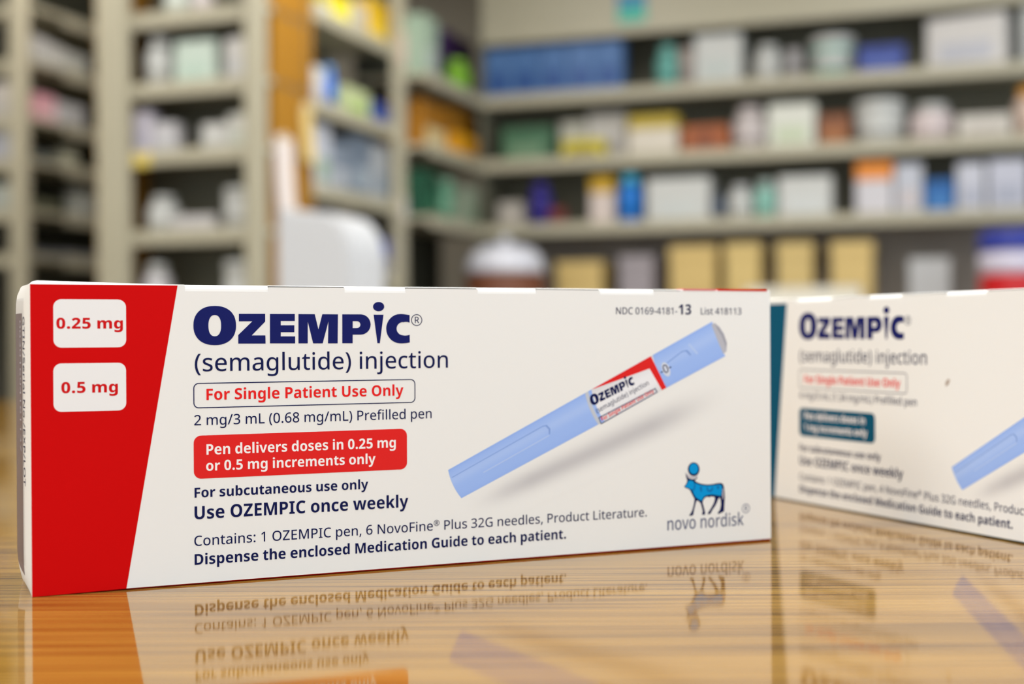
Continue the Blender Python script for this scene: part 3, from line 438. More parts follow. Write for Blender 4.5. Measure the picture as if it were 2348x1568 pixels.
def layout(text, font):
    """triangles of a line of text in font units, starting at the first ink"""
    vs, fs, x = [], [], 0.0
    for ch in text:
        adv, gv, gf = glyph(font, ch)
        k, dy = (0.62, 330) if ch == '\u00ae' else (1.0, 0)
        n = len(vs)
        vs += [(x + px * k, py * k + dy) for px, py in gv]
        fs += [tuple(i + n for i in t) for t in gf]
        x += adv * k
    x0 = min(v[0] for v in vs); x1 = max(v[0] for v in vs)
    return [(v[0] - x0, v[1]) for v in vs], fs, x1 - x0

def face_mesh(name, vs2, fs, material, parent, lift):
    """flat print: (x, z) in millimetres on a panel whose front is the plane y = 0"""
    return mesh_obj(name, [(x * 1e-3, -lift * 1e-3, z * 1e-3) for x, z in vs2], fs, material, parent)

def print_text(name, text, font, x0, x1, zb, cap, material, parent, lift=0.06, unit=714.0):
    vs, fs, w = layout(text, font)
    sx, sy = (x1 - x0) / w, cap / unit
    return face_mesh(name, [(x0 + x * sx, zb + y * sy) for x, y in vs], fs, material, parent, lift)

def print_text_on(name, text, font, p0, p1, cap, material, parent, lift, unit=714.0, slant=None):
    vs, fs, w = layout(text, font)
    d = Vector((p1[0] - p0[0], p1[1] - p0[1])); L = d.length; d /= L
    n = Vector(slant) if slant else Vector((-d.y, d.x))
    k, h = L / w, cap / unit
    return face_mesh(name, [(p0[0] + d.x * x * k + n.x * y * h, p0[1] + d.y * x * k + n.y * y * h) for x, y in vs], fs, material, parent, lift)

def print_poly(name, polys, material, parent, lift=0.03):
    vs, fs = tri_poly(polys)
    return face_mesh(name, vs, fs, material, parent, lift)

def rrect(x0, x1, z0, z1, r, n=8):
    out = []
    for cx, cz, a in ((x1 - r, z1 - r, 0), (x0 + r, z1 - r, 90), (x0 + r, z0 + r, 180), (x1 - r, z0 + r, 270)):
        for i in range(n + 1):
            t = math.radians(a + 90 * i / n)
            out.append((cx + r * math.cos(t), cz + r * math.sin(t)))
    return out

def circle(cx, cz, r, n=28):
    return [(cx + r * math.cos(2 * math.pi * i / n), cz + r * math.sin(2 * math.pi * i / n)) for i in range(n)]

def print_grid(name, fn, ns, nt_, color_fn, material, parent, lift):
    """printed picture area: fn(s,t)->(x,z) mm, color_fn(s,t)->linear rgb"""
    vs, cols, fs = [], [], []
    for i in range(ns + 1):
        for j in range(nt_ + 1):
            s, t = i / ns, j / nt_
            vs.append(fn(s, t)); cols.append(color_fn(s, t))
    for i in range(ns):
        for j in range(nt_):
            a = i * (nt_ + 1) + j
            fs.append((a, a + 1, a + nt_ + 2, a + nt_ + 1))
    o = face_mesh(name, vs, fs, material, parent, lift)
    at = o.data.attributes.new('ink', 'FLOAT_COLOR', 'POINT')
    at.data.foreach_set('color', [c for col in cols for c in (col[0], col[1], col[2], 1.0)])
    return o

CARD = (240, 239, 237)
M_CARD = mat('white_card', CARD, 0.42, 0.0, 30, spec=0.35)
M_CARD_EDGE = mat('card_flap', (242, 241, 238), 0.45, 0.01, 30)
M_INK = mat('picture_ink', CARD, 0.42, attr=True, spec=0.35)
M_NAVY = mat('navy_ink', (14, 22, 76), 0.4, 0.02, 60, spec=0.1)
M_LOGO = mat('logo_blue_ink', (20, 27, 98), 0.4, 0.02, 60, spec=0.1)
M_TEXTRED = mat('red_text_ink', (232, 34, 34), 0.4, 0.02, 60, spec=0.1)
M_DARKRED = mat('dark_red_text_ink', (206, 16, 18), 0.4, 0.02, 60, spec=0.1)
M_RED = mat('red_ink', (208, 2, 4), 0.5, 0.02, 40, spec=0.08)
M_RED2 = mat('light_red_ink', (226, 38, 36), 0.5, 0.02, 40, spec=0.1)
M_PALERED = mat('worn_red_ink', (220, 120, 124), 0.45, 0.06, 400)
M_TEAL = mat('teal_ink', (0, 82, 112), 0.5, 0.02, 40, spec=0.1)
M_LABEL = mat('white_label_ink', (240, 239, 240), 0.42, 0.0, 40)
M_WHITEINK = mat('white_text_ink', (250, 244, 244), 0.42, 0.0, 40)
M_GREYINK = mat('blue_grey_ink', (78, 86, 122), 0.4, 0.02, 60, spec=0.1)
M_CYAN = mat('cyan_ink', (0, 152, 222), 0.4, 0.02, 60, spec=0.1)
M_CYAN2 = mat('deep_cyan_ink', (20, 104, 176), 0.4, 0.02, 60, spec=0.1)
M_LILAC = mat('pale_grey_ink', (196, 190, 200), 0.4, 0.02, 60, spec=0.1)
M_PURPLE = mat('mauve_ink', (128, 112, 116), 0.4, 0.04, 80, spec=0.1)
M_SMUDGE = mat('smudge', (176, 160, 148), 0.6, 0.1, 900)
def film_mat():
    m = bpy.data.materials.new('clear_film')
    m.use_nodes = True
    nt = m.node_tree
    nt.nodes.clear()
    out = nt.nodes.new('ShaderNodeOutputMaterial')
    tr = nt.nodes.new('ShaderNodeBsdfTransparent'); tr.inputs['Color'].default_value = (0.95, 0.95, 0.96, 1)
    gl = nt.nodes.new('ShaderNodeBsdfGlossy'); gl.inputs['Roughness'].default_value = 0.18
    tc = nt.nodes.new('ShaderNodeTexCoord')
    no = nt.nodes.new('ShaderNodeTexNoise'); no.inputs['Scale'].default_value = 300
    nt.links.new(tc.outputs['Object'], no.inputs['Vector'])
    bp = nt.nodes.new('ShaderNodeBump'); bp.inputs['Strength'].default_value = 0.3; bp.inputs['Distance'].default_value = 0.0003
    nt.links.new(no.outputs['Fac'], bp.inputs['Height']); nt.links.new(bp.outputs['Normal'], gl.inputs['Normal'])
    mx = nt.nodes.new('ShaderNodeMixShader'); mx.inputs[0].default_value = 0.13
    nt.links.new(tr.outputs[0], mx.inputs[1]); nt.links.new(gl.outputs[0], mx.inputs[2])
    nt.links.new(mx.outputs[0], out.inputs['Surface'])
    return m
M_FILM = film_mat()

W, H, D = 195.4, 70.0, 35.0          # carton size in mm
SLITS = [(53.6, 72.4), (88.1, 107.3), (123.7, 142.1), (158.5, 166.6)]
TABS = [(34.0, 53.6), (72.4, 88.1), (107.3, 123.7), (142.1, 158.5)]

def bulge(d, z, b=2.15):
    g = 1.0
    if z < 9.0:
        g = math.sqrt(max(0.0, 1 - (1 - max(z, 0) / 9.0) ** 2))
    if z > 65.0:
        g = math.sqrt(max(0.0, 1 - ((z - 65.0) / 5.6) ** 2))
    return b * g * max(0.0, math.sin(math.pi * min(max(d / D, 0), 1))) ** 0.7

def end_surface(name, d0, d1, z0, z1, off, material, parent, nd=14, nz=36, zfun=None):
    vs, fs = [], []
    for i in range(nd + 1):
        for j in range(nz + 1):
            d = d0 + (d1 - d0) * i / nd
            lo = z0 if zfun is None else zfun(d)
            z = lo + (z1 - lo) * j / nz
            vs.append((-(bulge(d, z) + off) * 1e-3, d * 1e-3, z * 1e-3))
    for i in range(nd):
        for j in range(nz):
            a = i * (nz + 1) + j
            fs.append((a, a + 1, a + nz + 2, a + nz + 1))
    return mesh_obj(name, vs, fs, material, parent, True)

def end_text(name, text, font, d_base, z_top, z_bot, cap, material, parent, off):
    """text running down the end panel, letter tops towards the front edge"""
    vs, fs, w = layout(text, font)
    k, h = (z_top - z_bot) / w, cap / 714.0
    pts = []
    for x, y in vs:
        d, z = d_base - y * h, z_top - x * k
        pts.append((-(bulge(d, z) + off) * 1e-3, d * 1e-3, z * 1e-3))
    return mesh_obj(name, pts, fs, material, parent)

def medicine_carton(label, loc, rz, accent, accent2, fold_mat, first):
    c = thing('medicine_carton', label, 'carton', loc, rz)
    # card body behind the printed front
    box('body', (0.0003, 0.0012, 0.0002), (W * 1e-3, D * 1e-3, (H - 0.35) * 1e-3), M_CARD_EDGE, c, 0.0002)
    # front panel: flat sheet with a turned-under bottom fold and bent-back tabs along the top
    zb = [(0.0, 0.06), (20.4, 0.42), (W, 0.62)]
    xs = sorted({0.0, 20.4, 33.0, W} | {x for s in SLITS + TABS for x in s})
    def zbot(x):
        return zb[0][1] + (zb[1][1] - zb[0][1]) * x / 20.4 if x < 20.4 else zb[1][1] + (zb[2][1] - zb[1][1]) * (x - 20.4) / (W - 20.4)
    vs, fs = [], []
    def quad(*q):
        n = len(vs); vs.extend((x * 1e-3, y * 1e-3, z * 1e-3) for x, y, z in q); fs.append((n, n + 1, n + 2, n + 3))
    for x0, x1 in zip(xs, xs[1:]):
        mid = (x0 + x1) / 2
        tab = any(a < mid < b for a, b in TABS); slit = any(a < mid < b for a, b in SLITS)
        zt = H - 1.3 if tab else (H - 0.16 if slit else H)
        quad((x0, 0, zbot(x0)), (x1, 0, zbot(x1)), (x1, 0, zt), (x0, 0, zt))
        quad((x0, 0.3, zbot(x0)), (x0, 0.3, zt), (x1, 0.3, zt), (x1, 0.3, zbot(x1)))
        quad((x0, 0, zt), (x1, 0, zt), (x1, 0.3, zt), (x0, 0.3, zt))
        if tab:
            quad((x0, 0, zt), (x1, 0, zt), (x1, 0.10, H - 0.75), (x0, 0.10, H - 0.75))
            quad((x0, 0.10, H - 0.75), (x1, 0.10, H - 0.75), (x1, 0.32, H - 0.3), (x0, 0.32, H - 0.3))
            quad((x0, 0.32, H - 0.3), (x1, 0.32, H - 0.3), (x1, 0.95, H + 0.1), (x0, 0.95, H + 0.1))
    quad((0, 0, 0.06), (0, 0, H), (0, 0.3, H), (0, 0.3, 0.06))
    quad((W, 0, 0.62), (W, 0.3, 0.62), (W, 0.3, H), (W, 0, H))
    mesh_obj('front_panel', vs, fs, M_CARD, c)
    mesh_obj('bottom_fold', [(x * 1e-3, y * 1e-3, z * 1e-3) for x, y, z in
             [(0, 0.02, 0.06), (20.4, 0.02, 0.42), (W, 0.02, 0.62), (0, 0.9, 0.0), (20.4, 0.9, 0.0), (W, 0.9, 0.0), (0, 3.0, 0.0), (W, 3.0, 0.0)]],
             [(0, 1, 4, 3), (1, 2, 5, 4), (3, 4, 5, 7, 6)], fold_mat, c)
    # lid flap lying on the top, lifted at its left end
    def lift(x):
        return 0.88 - (0.88 - 0.24) * min(x / 30.0, 1.0)
    cuts = sorted({0.05, 0.6, 1.6, 8.0, 16.0, 24.0, 30.0, 34.0, 167.4, W} | {x for q in SLITS + TABS for x in q})
    vs, fs = [], []
    for x0, x1 in zip(cuts, cuts[1:]):
        tabbed = any(a <= (x0 + x1) / 2 <= b for a, b in TABS)
        n = len(vs)
        for x in (x0, x1):
            top = H + lift(x) * (0.05 if x < 0.1 else (0.75 if x < 1 else 1.0))
            f0 = 1.0 if tabbed else -0.02
            for y, z in ((f0, H + 0.03), (f0 + 0.05, H + 0.1), (f0 + 0.9, top), (D, top), (D, H + 0.03)):
                vs.append((x * 1e-3, y * 1e-3, z * 1e-3))
        fs += [(n + k, n + 5 + k, n + 6 + k, n + 1 + k) for k in range(4)] + [(n, n + 4, n + 9, n + 5), (n, n + 1, n + 2, n + 3, n + 4), (n + 5, n + 9, n + 8, n + 7, n + 6)]
    mesh_obj('lid_flap', vs, fs, M_CARD_EDGE, c)
    if first:
        box('tear_mark', (0.1675, -0.00012, H * 1e-3), (0.1776, 0.004, (H + 0.5) * 1e-3), M_PALERED, c)
        box('tear_mark', (0.1784, -0.00012, H * 1e-3), (0.1943, 0.004, (H + 0.55) * 1e-3), M_RED, c)
    # bulging left end with its printed strip, lettering and seal
    ep = end_surface('end_panel', 0, D, 0.0, H + 0.0, 0.0, M_CARD_EDGE, c)
    st = end_surface('printed_strip', 6.4, 29, 3.0, 63.6, 0.035, M_PURPLE, c, 12, 40, lambda d: 4.0 + 3.0 * max(0, (d - 6.4) / 20))
    if first:
        end_text('lettering', '00301694181137', 'R', 9.6, 62.0, 32.0, 1.9, M_LILAC, ep, 0.07)
        end_text('lettering', 'GTIN/Serial No./EXP/LOT', 'R', 5.7, 62.8, 24.5, 1.9, M_NAVY, ep, 0.05)
    end_surface('seal_film', 4.2, D, 6.5, 67.0, 0.16, M_FILM, c)
    # coloured band at the left
    if first:
        band = [(0.0, 0.06), (20.4, 0.42), (32.35, H), (0.0, H)]
    else:
        band = [(0.0, 0.06), (21.2, 0.42), (28.9, H - 1.3), (0.0, H - 1.3)]
    bd = print_poly('colour_band', [band], accent, c, 0.03)
    if first:
        l1 = print_poly('dose_label', [rrect(4.9, 20.7, 55.75, 66.65, 1.75)], M_LABEL, bd, 0.05)
        l2 = print_poly('dose_label', [rrect(4.82, 20.62, 41.3, 52.2, 1.75)], M_LABEL, bd, 0.05)
        print_text('dose_lettering', '0.25 mg', 'D', 5.52, 20.0, 60.02, 2.45, M_DARKRED, bd, 0.07)
        print_text('dose_lettering', '0.5 mg', 'D', 6.5, 18.79, 45.48, 2.5, M_DARKRED, bd, 0.07)
    # brand lettering
    vs, fs = [], []
    for k, polys in LOGO.items():
        v, f = tri_poly(polys)
        n = len(vs); vs += v; fs += [tuple(i + n for i in t) for t in f]
    face_mesh('brand_lettering', vs, fs, M_LOGO, c, 0.05)
    def registered(cx, cz, r, m_):
        rg = print_poly('registered_mark', [circle(cx, cz, r), circle(cx, cz, r * 0.87)], m_, c, 0.05)
        print_text('letter', 'P', 'R', cx - r * 0.33, cx + r * 0.36, cz - r * 0.52, r * 1.08, m_, rg, 0.05)
        print_poly('letter_leg', [[(cx + r * 0.0, cz - r * 0.08), (cx + r * 0.16, cz - r * 0.08), (cx + r * 0.46, cz - r * 0.52), (cx + r * 0.28, cz - r * 0.52)]], m_, rg, 0.05)
    registered(90.92, 61.95, 1.46, M_NAVY)
    T = print_text
    if first:
        zs = dict(sema=49.95, box=(41.3, 47.25), sp=43.2, mg=37.33, rect=(24.8, 34.92, 88.2), l1=30.36, l2=26.58, sub=20.42, wk=15.36, ct=9.12, ds=4.68)
    else:
        zs = dict(sema=48.6, box=(39.4, 45.9), sp=41.3, mg=35.9, rect=(23.1, 32.7, 75.4), l1=28.9, l2=25.0, sub=17.9, wk=13.2, ct=7.9, ds=3.6)
    T('generic_name_lettering', '(semaglutide) injection', 'R', 36.17, 99.15, zs['sema'], 4.41, M_NAVY, c, unit=766.0)
    b0, b1 = zs['box']
    ob = print_poly('notice_outline', [rrect(35.8, 90.47, b0, b1, 1.25), rrect(36.03, 90.24, b0 + 0.23, b1 - 0.23, 1.03)], M_NAVY, c, 0.05)
    T('notice_lettering', 'For Single Patient Use Only', 'B', 38.83, 87.35, zs['sp'], 2.64, M_TEXTRED, c)
    T('strength_lettering', '2 mg/3 mL (0.68 mg/mL) Prefilled pen' if first else '4 mg/3 mL (1.34 mg/mL) Prefilled pen', 'R', 35.96, 94.73, zs['mg'], 2.40, M_NAVY, c)
    r0, r1, rx = zs['rect']
    dr = print_poly('dose_panel', [rrect(35.8, rx, r0, r1, 1.75)], accent2, c, 0.04)
    T('dose_lettering', 'Pen delivers doses in 0.25 mg' if first else 'Pen delivers doses in', 'B', 38.75, 85.26 if first else 70.6, zs['l1'], 2.45, M_WHITEINK, dr)
    T('dose_lettering', 'or 0.5 mg increments only' if first else '1 mg increments only', 'B', 38.65, 80.02 if first else 71.6, zs['l2'], 2.38, M_WHITEINK, dr)
    T('usage_lettering', 'For subcutaneous use only', 'B', 35.93, 78.1, zs['sub'], 2.30, M_NAVY, c)
    T('usage_lettering', 'Use OZEMPIC once weekly', 'B', 35.9, 88.46, zs['wk'], 3.02, M_NAVY, c)
    T('contents_lettering', 'Contains: 1 OZEMPIC pen, %s NovoFine\u00ae Plus 32G needles, Product Literature.' % ('6' if first else '4'), 'R', 35.8, 155.85, zs['ct'], 2.36, M_NAVY, c)
    T('contents_lettering', 'Dispense the enclosed Medication Guide to each patient.', 'B', 35.85, 131.83 if first else 133.3, zs['ds'], 2.52, M_NAVY, c)
    if first:
        T('code_lettering', 'NDC 0169-4181-', 'R', 146.88, 165.53, 63.5, 1.82, M_NAVY, c)
        T('code_lettering', '13', 'B', 166.0, 169.9, 63.46, 2.73, M_NAVY, c)
        T('code_lettering', 'List 418113', 'R', 172.93, 185.94, 63.48, 1.79, M_NAVY, c)
    # printed picture of the pen with its printed shadow
    if first:
        TL, BL, TR, BR = (99.07, 24.13), (102.6, 16.82), (176.55, 61.49), (180.68, 51.99)
    else:
        TL, BL, TR, BR = (109.6, 18.7), (113.9, 12.4), (178.0, 58.0), (181.9, 48.9)
    def pp(s, t, curve=0.006):
        s2 = s - curve * 4 * t * (1 - t)
        x = (TL[0] * (1 - s2) + TR[0] * s2) * (1 - t) + (BL[0] * (1 - s2) + BR[0] * s2) * t
        z = (TL[1] * (1 - s2) + TR[1] * s2) * (1 - t) + (BL[1] * (1 - s2) + BR[1] * s2) * t
        return x, z
    card = lin(CARD)
    ax = Vector(TR) - Vector(TL); ax.normalize()
    A = Vector(BL) + Vector((3.8, -1.9)); B = Vector(BR) + Vector((-0.3, -10.2))
    sd = (B - A).normalized(); sn = Vector((-sd.y, sd.x)); sl = (B - A).length
    def sh_pos(s, t):
        q = A + sd * (sl * (s * 1.16 - 0.08)) + sn * (14 * (t - 0.5))
        return q.x, q.y
    def sh_col(s, t):
        u = s * 1.16 - 0.08
        q = 14 * (t - 0.5)
        wd = 2.2 + 1.2 * u
        f = 0.52 * math.exp(-(q / wd) ** 2) * min(1, max(0, (u + 0.05) / 0.16)) * min(1, max(0, (1.04 - u) / 0.35))
        sc = lin((150, 146, 156))
        edge = min(1, 4 * s, 4 * (1 - s), 5 * t, 5 * (1 - t))
        f *= max(0, edge)
        return tuple(card[i] * (1 - f) + sc[i] * f for i in range(3))
    print_grid('printed_shadow', sh_pos, 60, 24, sh_col, M_INK, c, 0.02)
    def pen_col(s, t):
        base = lin((156, 187, 248)); lo = lin((138, 172, 242)); hi = lin((180, 205, 253))
        k = math.exp(-((t - 0.36) / 0.16) ** 2) * 0.55
        e = max(0, 1 - t / 0.10) * 0.6 + max(0, (t - 0.82) / 0.18) * 0.35
        col = [base[i] * (1 - k) + hi[i] * k for i in range(3)]
        return tuple(col[i] * (1 - e) + lo[i] * e for i in range(3))
    pen = print_grid('printed_pen', lambda s, t: pp(s, t), 48, 24, pen_col, M_INK, c, 0.04)
    def pen_poly(name, st, material, lift=0.06):
        return print_poly(name, [[pp(s, t) for s, t in st]], material, pen, lift)
    def band_st(s0, s1, t0=0.0, t1=1.0, n=12):
        return [(s0, t0 + (t1 - t0) * i / n) for i in range(n + 1)] + [(s1, t1 - (t1 - t0) * i / n) for i in range(n + 1)]
    M_RING = mat('grey_ring_ink', (196, 202, 214), 0.42, 0.0)
    M_LINE = mat('pen_line_ink', (128, 160, 226), 0.42, 0.0)
    M_SHINE = mat('pen_shine_ink', (184, 206, 250), 0.42, 0.0)
    pen_poly('ring', band_st(0.497, 0.509), M_RING)
    lab = print_grid('pen_label', lambda s, t: pp(0.521 + 0.238 * s, t), 16, 20,
                     lambda s, t: tuple(v * (1 - 0.16 * max(0, t - 0.72) / 0.28 - 0.18 * max(0, 0.45 - t) / 0.45 * (1 if t > 0.05 else 1)) for v in lin((240, 240, 244))), M_INK, pen, 0.055)
    pen_poly('label_wedge', [(0.521, 0.0), (0.752, 0.0), (0.7615, 1.0), (0.744, 1.0), (0.7365, 0.29), (0.54, 0.03)], M_RED2, 0.06)
    # dose button at the far end, as printed
    pen_poly('dose_button', [(0.995, 0.06), (1.008, 0.06), (1.022, 0.22), (1.030, 0.45), (1.028, 0.70), (1.012, 0.90), (0.998, 0.92), (1.0, 0.5)], mat('button_ink', (186, 186, 196), 0.42, 0.0))
    pen_poly('button_edge', [(1.008, 0.10), (1.020, 0.24), (1.028, 0.46), (1.026, 0.70), (1.016, 0.82), (1.019, 0.66), (1.019, 0.45), (1.012, 0.25)], mat('button_edge_ink', (160, 160, 172), 0.42, 0.0), 0.07)
    pen_poly('cap_groove', [(0.005, 0.26), (0.33, 0.235), (0.345, 0.27), (0.352, 0.42), (0.345, 0.56), (0.34, 0.56), (0.346, 0.42), (0.34, 0.285), (0.328, 0.26), (0.005, 0.28)], M_LINE)
    pen_poly('cap_shine', [(0.10, 0.60), (0.34, 0.57), (0.34, 0.60), (0.10, 0.63)], M_SHINE)
    pen_poly('knob_groove', [(0.80, 0.38), (0.865, 0.30), (0.885, 0.34), (0.893, 0.52), (0.887, 0.52), (0.878, 0.36), (0.864, 0.33), (0.80, 0.41)], M_LINE)
    pen_poly('knob_shine', [(0.893, 0.22), (0.900, 0.22), (0.918, 0.58), (0.911, 0.58)], M_SHINE)
    if first:
        print_poly('dose_window', [[(161.95 + 1.15 * math.cos(a) * 0.90 - 2.1 * math.sin(a) * 0.43, 48.6 + 1.15 * math.cos(a) * 0.43 + 2.1 * math.sin(a) * 0.90) for a in [2 * math.pi * i / 20 for i in range(20)]]], mat('window_ink', (214, 220, 236), 0.42, 0.0), pen, 0.06)
        print_text_on('window_lettering', '-0-', 'R', (160.65, 46.95), (163.95, 48.5), 2.3, M_NAVY, pen, 0.08)
        # label lettering on the pen picture
        p0, p1 = Vector((139.55, 39.2)), Vector((152.35, 44.75))
        d = (p1 - p0).normalized(); n = Vector((-0.34, 0.94)); k = (p1 - p0).length / (89.14 - 35.9)
        vs, fs = [], []
        for key, polys in LOGO.items():
            v, f = tri_poly(polys)
            m_ = len(vs)
            for x, z in v:
                q = p0 + d * ((x - 35.9) * k) + n * ((z - 56.3) * k * 1.2)
                vs.append((q.x, q.y))
            fs += [tuple(i + m_ for i in t) for t in f]
        face_mesh('label_lettering', vs, fs, M_NAVY, pen, 0.08)
        print_text_on('label_lettering', '(semaglutide) injection', 'R', (141.1, 37.3), (156.75, 44.55), 1.3, M_NAVY, pen, 0.08)
        bx = [(141.4, 36.15), (158.65, 43.66), (159.35, 42.45), (142.2, 34.3)]
        cx = sum(q[0] for q in bx) / 4; cz = sum(q[1] for q in bx) / 4
        inner = [(141.75, 36.0), (158.5, 43.3), (159.0, 42.55), (142.3, 34.65)]
        print_poly('label_outline', [bx, inner], M_GREYINK, pen, 0.08)
        print_text_on('label_lettering', 'For Single Patient Use Only', 'B', (142.55, 35.2), (158.3, 42.5), 1.05, M_TEXTRED, pen, 0.08)
        # maker's emblem
        bl = print_poly('bull_emblem', [BULL['silhouette']], M_NAVY, c, 0.04)
        for part, mm, lf in (('body', M_CYAN, 0.06), ('head', M_CYAN, 0.06), ('disc_ring', M_NAVY, 0.05), ('disc', M_CYAN, 0.07), ('crescent', M_LILAC, 0.06), ('mark', M_CYAN2, 0.08), ('mark2', M_CYAN2, 0.08), ('mark3', M_CYAN2, 0.08), ('collar', M_CYAN2, 0.08), ('tail', M_LILAC, 0.07)):
            print_poly(part.rstrip('23'), [BULL[part]], mm, bl, lf)
        T('maker_lettering', 'novo nordisk', 'R', 162.18, 186.36, 4.96, 2.62, M_GREYINK, c, unit=536.0)
        registered(187.14, 9.55, 1.3, M_GREYINK)
    else:
        print_poly('smudge', [[(107.2, 42.2), (108.4, 42.9), (109.0, 44.2), (108.2, 44.6), (107.0, 43.4)]], M_SMUDGE, c, 0.03)
    return c

medicine_carton('long white carton with a red band at left, lying sharp in front', (-0.10754, 0.29697, 0), 0.4002, M_RED, M_RED2, M_RED, True)
medicine_carton('blurred white carton with a teal band, behind the red banded carton', (0.08411, 0.49018, 0), -1.15006, M_TEAL, M_TEAL, M_TEAL, False)

# ------------------------------------------------------------------ shelving
LIP = 0.048
def unit(name, label, axis, plane, u0, u1, depth, zs, post_us, z_top, back_mat, post_w=0.05, lip=LIP, closed=True, group=None):
    """steel shelving; axis 'b': fronts face the counter (plane b), axis 'a': fronts face right (plane a)"""
    if axis == 'b':
        t = thing(name, label, 'shelving', room(u0, plane, FLOOR_Z), ROOM_ANGLE, group)
    else:
        t = thing(name, label, 'shelving', room(plane, u0, FLOOR_Z), ROOM_ANGLE + math.pi / 2, group)
    L = u1 - u0
    for z in zs:
        zz = z - FLOOR_Z
        sh = box('shelf', (0.0, 0.012, zz + lip - 0.022), (L, depth, zz + lip - 0.004), M_SHELF, t)
        box('price_channel', (0.0, 0.0, zz), (L, 0.012, zz + lip), M_SHELF, sh, 0.003)
    for pu in post_us:
        x = pu - u0
        box('post', (x, -0.03, 0.0), (x + post_w, 0.011, z_top - FLOOR_Z), M_SHELF, t, 0.004)
    if closed:
        box('back_panel', (0.0, depth, 0.0), (L, depth + 0.015, z_top - FLOOR_Z), back_mat, t)
    return t

back = unit('wall_shelving', 'long run of beige steel shelves along the back wall', 'b', 0.0, 0.0, 2.75, 0.30, [0.467, 0.735, 1.0], [], 1.78, M_BACK)
box('splash_panel', (0.0, 0.286, 0.0), (2.75, 0.299, 0.467 - FLOOR_Z + 0.02), mat('grey_laminate', (138, 130, 122), 0.6), back)
hp = box('header_panel', (0.0, -0.012, 1.255 - FLOOR_Z), (2.75, 0.006, 1.76 - FLOOR_Z), M_SHELF, back, 0.003)
box('end_panel', (-0.015, 0.0, 0.0), (0.0, 0.30, 1.76 - FLOOR_Z), M_BACK, back)
kc = thing('back_counter', 'low beige counter under the back wall shelves', 'counter', room(0.0, 0.0, FLOOR_Z), ROOM_ANGLE)
box('counter_top', (0.02, -0.52, 0.95), (2.72, 0.284, 0.98), mat('laminate', (170, 160, 146), 0.4), kc, 0.004)
box('cabinet', (0.04, -0.48, 0.0), (2.70, 0.284, 0.95), mat('laminate_front', (150, 142, 128), 0.5), kc)
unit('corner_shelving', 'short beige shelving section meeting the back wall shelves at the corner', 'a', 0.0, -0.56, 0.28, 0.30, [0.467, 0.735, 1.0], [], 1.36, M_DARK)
aisle = unit('aisle_shelving', 'aisle shelving stocked with yellow and blue packs beside the wooden panel', 'a', -0.13, -1.27, -0.56, 0.30, [0.24, 0.515, 0.795, 1.10], [-0.615], 1.76, M_BACK, 0.055)
M_OAK = wood_mat('panel_wood', (156, 108, 30), (166, 116, 34), (174, 124, 42), 1.4, 0.45, 0.3, 0.35)
end = unit('end_shelving', 'end unit of beige shelves facing the counter at left', 'b', -1.58, -0.711, -0.125, 0.26, [0.09, 0.348, 0.599, 0.81, 1.03], [-0.711, -0.185], 1.76, M_BACK, 0.06)
box('wood_side', (0.560, 0.045, 0.0), (0.586, 0.31, 1.76 - FLOOR_Z), M_OAK, end, 0.002)
box('wood_edge', (-0.045, 0.03, 0.0), (-0.002, 0.30, 1.76 - FLOOR_Z), M_OAK, end, 0.002)
box('wide_post', (0.06, -0.028, 0.0), (0.106, 0.011, 1.76 - FLOOR_Z), M_SHELF, end, 0.004)
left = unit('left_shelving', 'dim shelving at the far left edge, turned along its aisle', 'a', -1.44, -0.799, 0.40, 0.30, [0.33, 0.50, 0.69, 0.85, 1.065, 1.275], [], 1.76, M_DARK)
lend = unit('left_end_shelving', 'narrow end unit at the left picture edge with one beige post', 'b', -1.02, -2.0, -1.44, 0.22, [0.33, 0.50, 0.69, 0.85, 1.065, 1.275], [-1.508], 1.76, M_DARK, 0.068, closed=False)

# ------------------------------------------------------------------ stock on the shelves
def carton_parts(t, w, d, h, c1, c2, style):
    bv = min(0.003, w * 0.05)
    m1, m2 = cmat(c1, 0.45), cmat(c2, 0.45)
    if style == 'banded':
        box('body', (-w / 2, -d / 2, 0), (w / 2, d / 2, h * 0.66), m1, t, bv)
        box('top_band', (-w / 2, -d / 2, h * 0.66), (w / 2, d / 2, h), m2, t, bv)
        box('lid_seam', (-w * 0.48, -0.001, h), (w * 0.48, 0.001, h + 0.0008), m1, t)
    elif style == 'tray':
        bm = bmesh.new()
        k = 0.006
        add_box(bm, (-w / 2, -d / 2, 0), (w / 2, d / 2, k))
        add_box(bm, (-w / 2, -d / 2, k), (w / 2, -d / 2 + k, h)); add_box(bm, (-w / 2, d / 2 - k, k), (w / 2, d / 2, h))
        add_box(bm, (-w / 2, -d / 2 + k, k), (-w / 2 + k, d / 2 - k, h)); add_box(bm, (w / 2 - k, -d / 2 + k, k), (w / 2, d / 2 - k, h))
        bm_obj('body', bm, m1, t)
        box('label', (-w * 0.25, -d / 2 - 0.001, h * 0.2), (w * 0.25, -d / 2, h * 0.7), m2, t)
    elif style == 'file':
        bm = bmesh.new()
        add_box(bm, (-w / 2, -d / 2, 0), (w / 2, d / 2, h * 0.86), bv)
        bm_obj('body', bm, m1, t)
        box('lid', (-w / 2 - 0.003, -d / 2 - 0.003, h * 0.86), (w / 2 + 0.003, d / 2 + 0.003, h), m1, t, bv)
        box('spine_label', (-w * 0.3, -d / 2 - 0.001, h * 0.25), (w * 0.3, -d / 2, h * 0.5), m2, t)
    else:
        box('body', (-w / 2, -d / 2, 0), (w / 2, d / 2, h), m1, t, bv)
        box('printed_panel', (-w * 0.34, -d / 2 - 0.0008, h * 0.12), (w * 0.34, -d / 2, h * 0.48), m2, t)
        box('lid_seam', (-w * 0.48, -0.001, h), (w * 0.48, 0.001, h + 0.0008), m2, t)

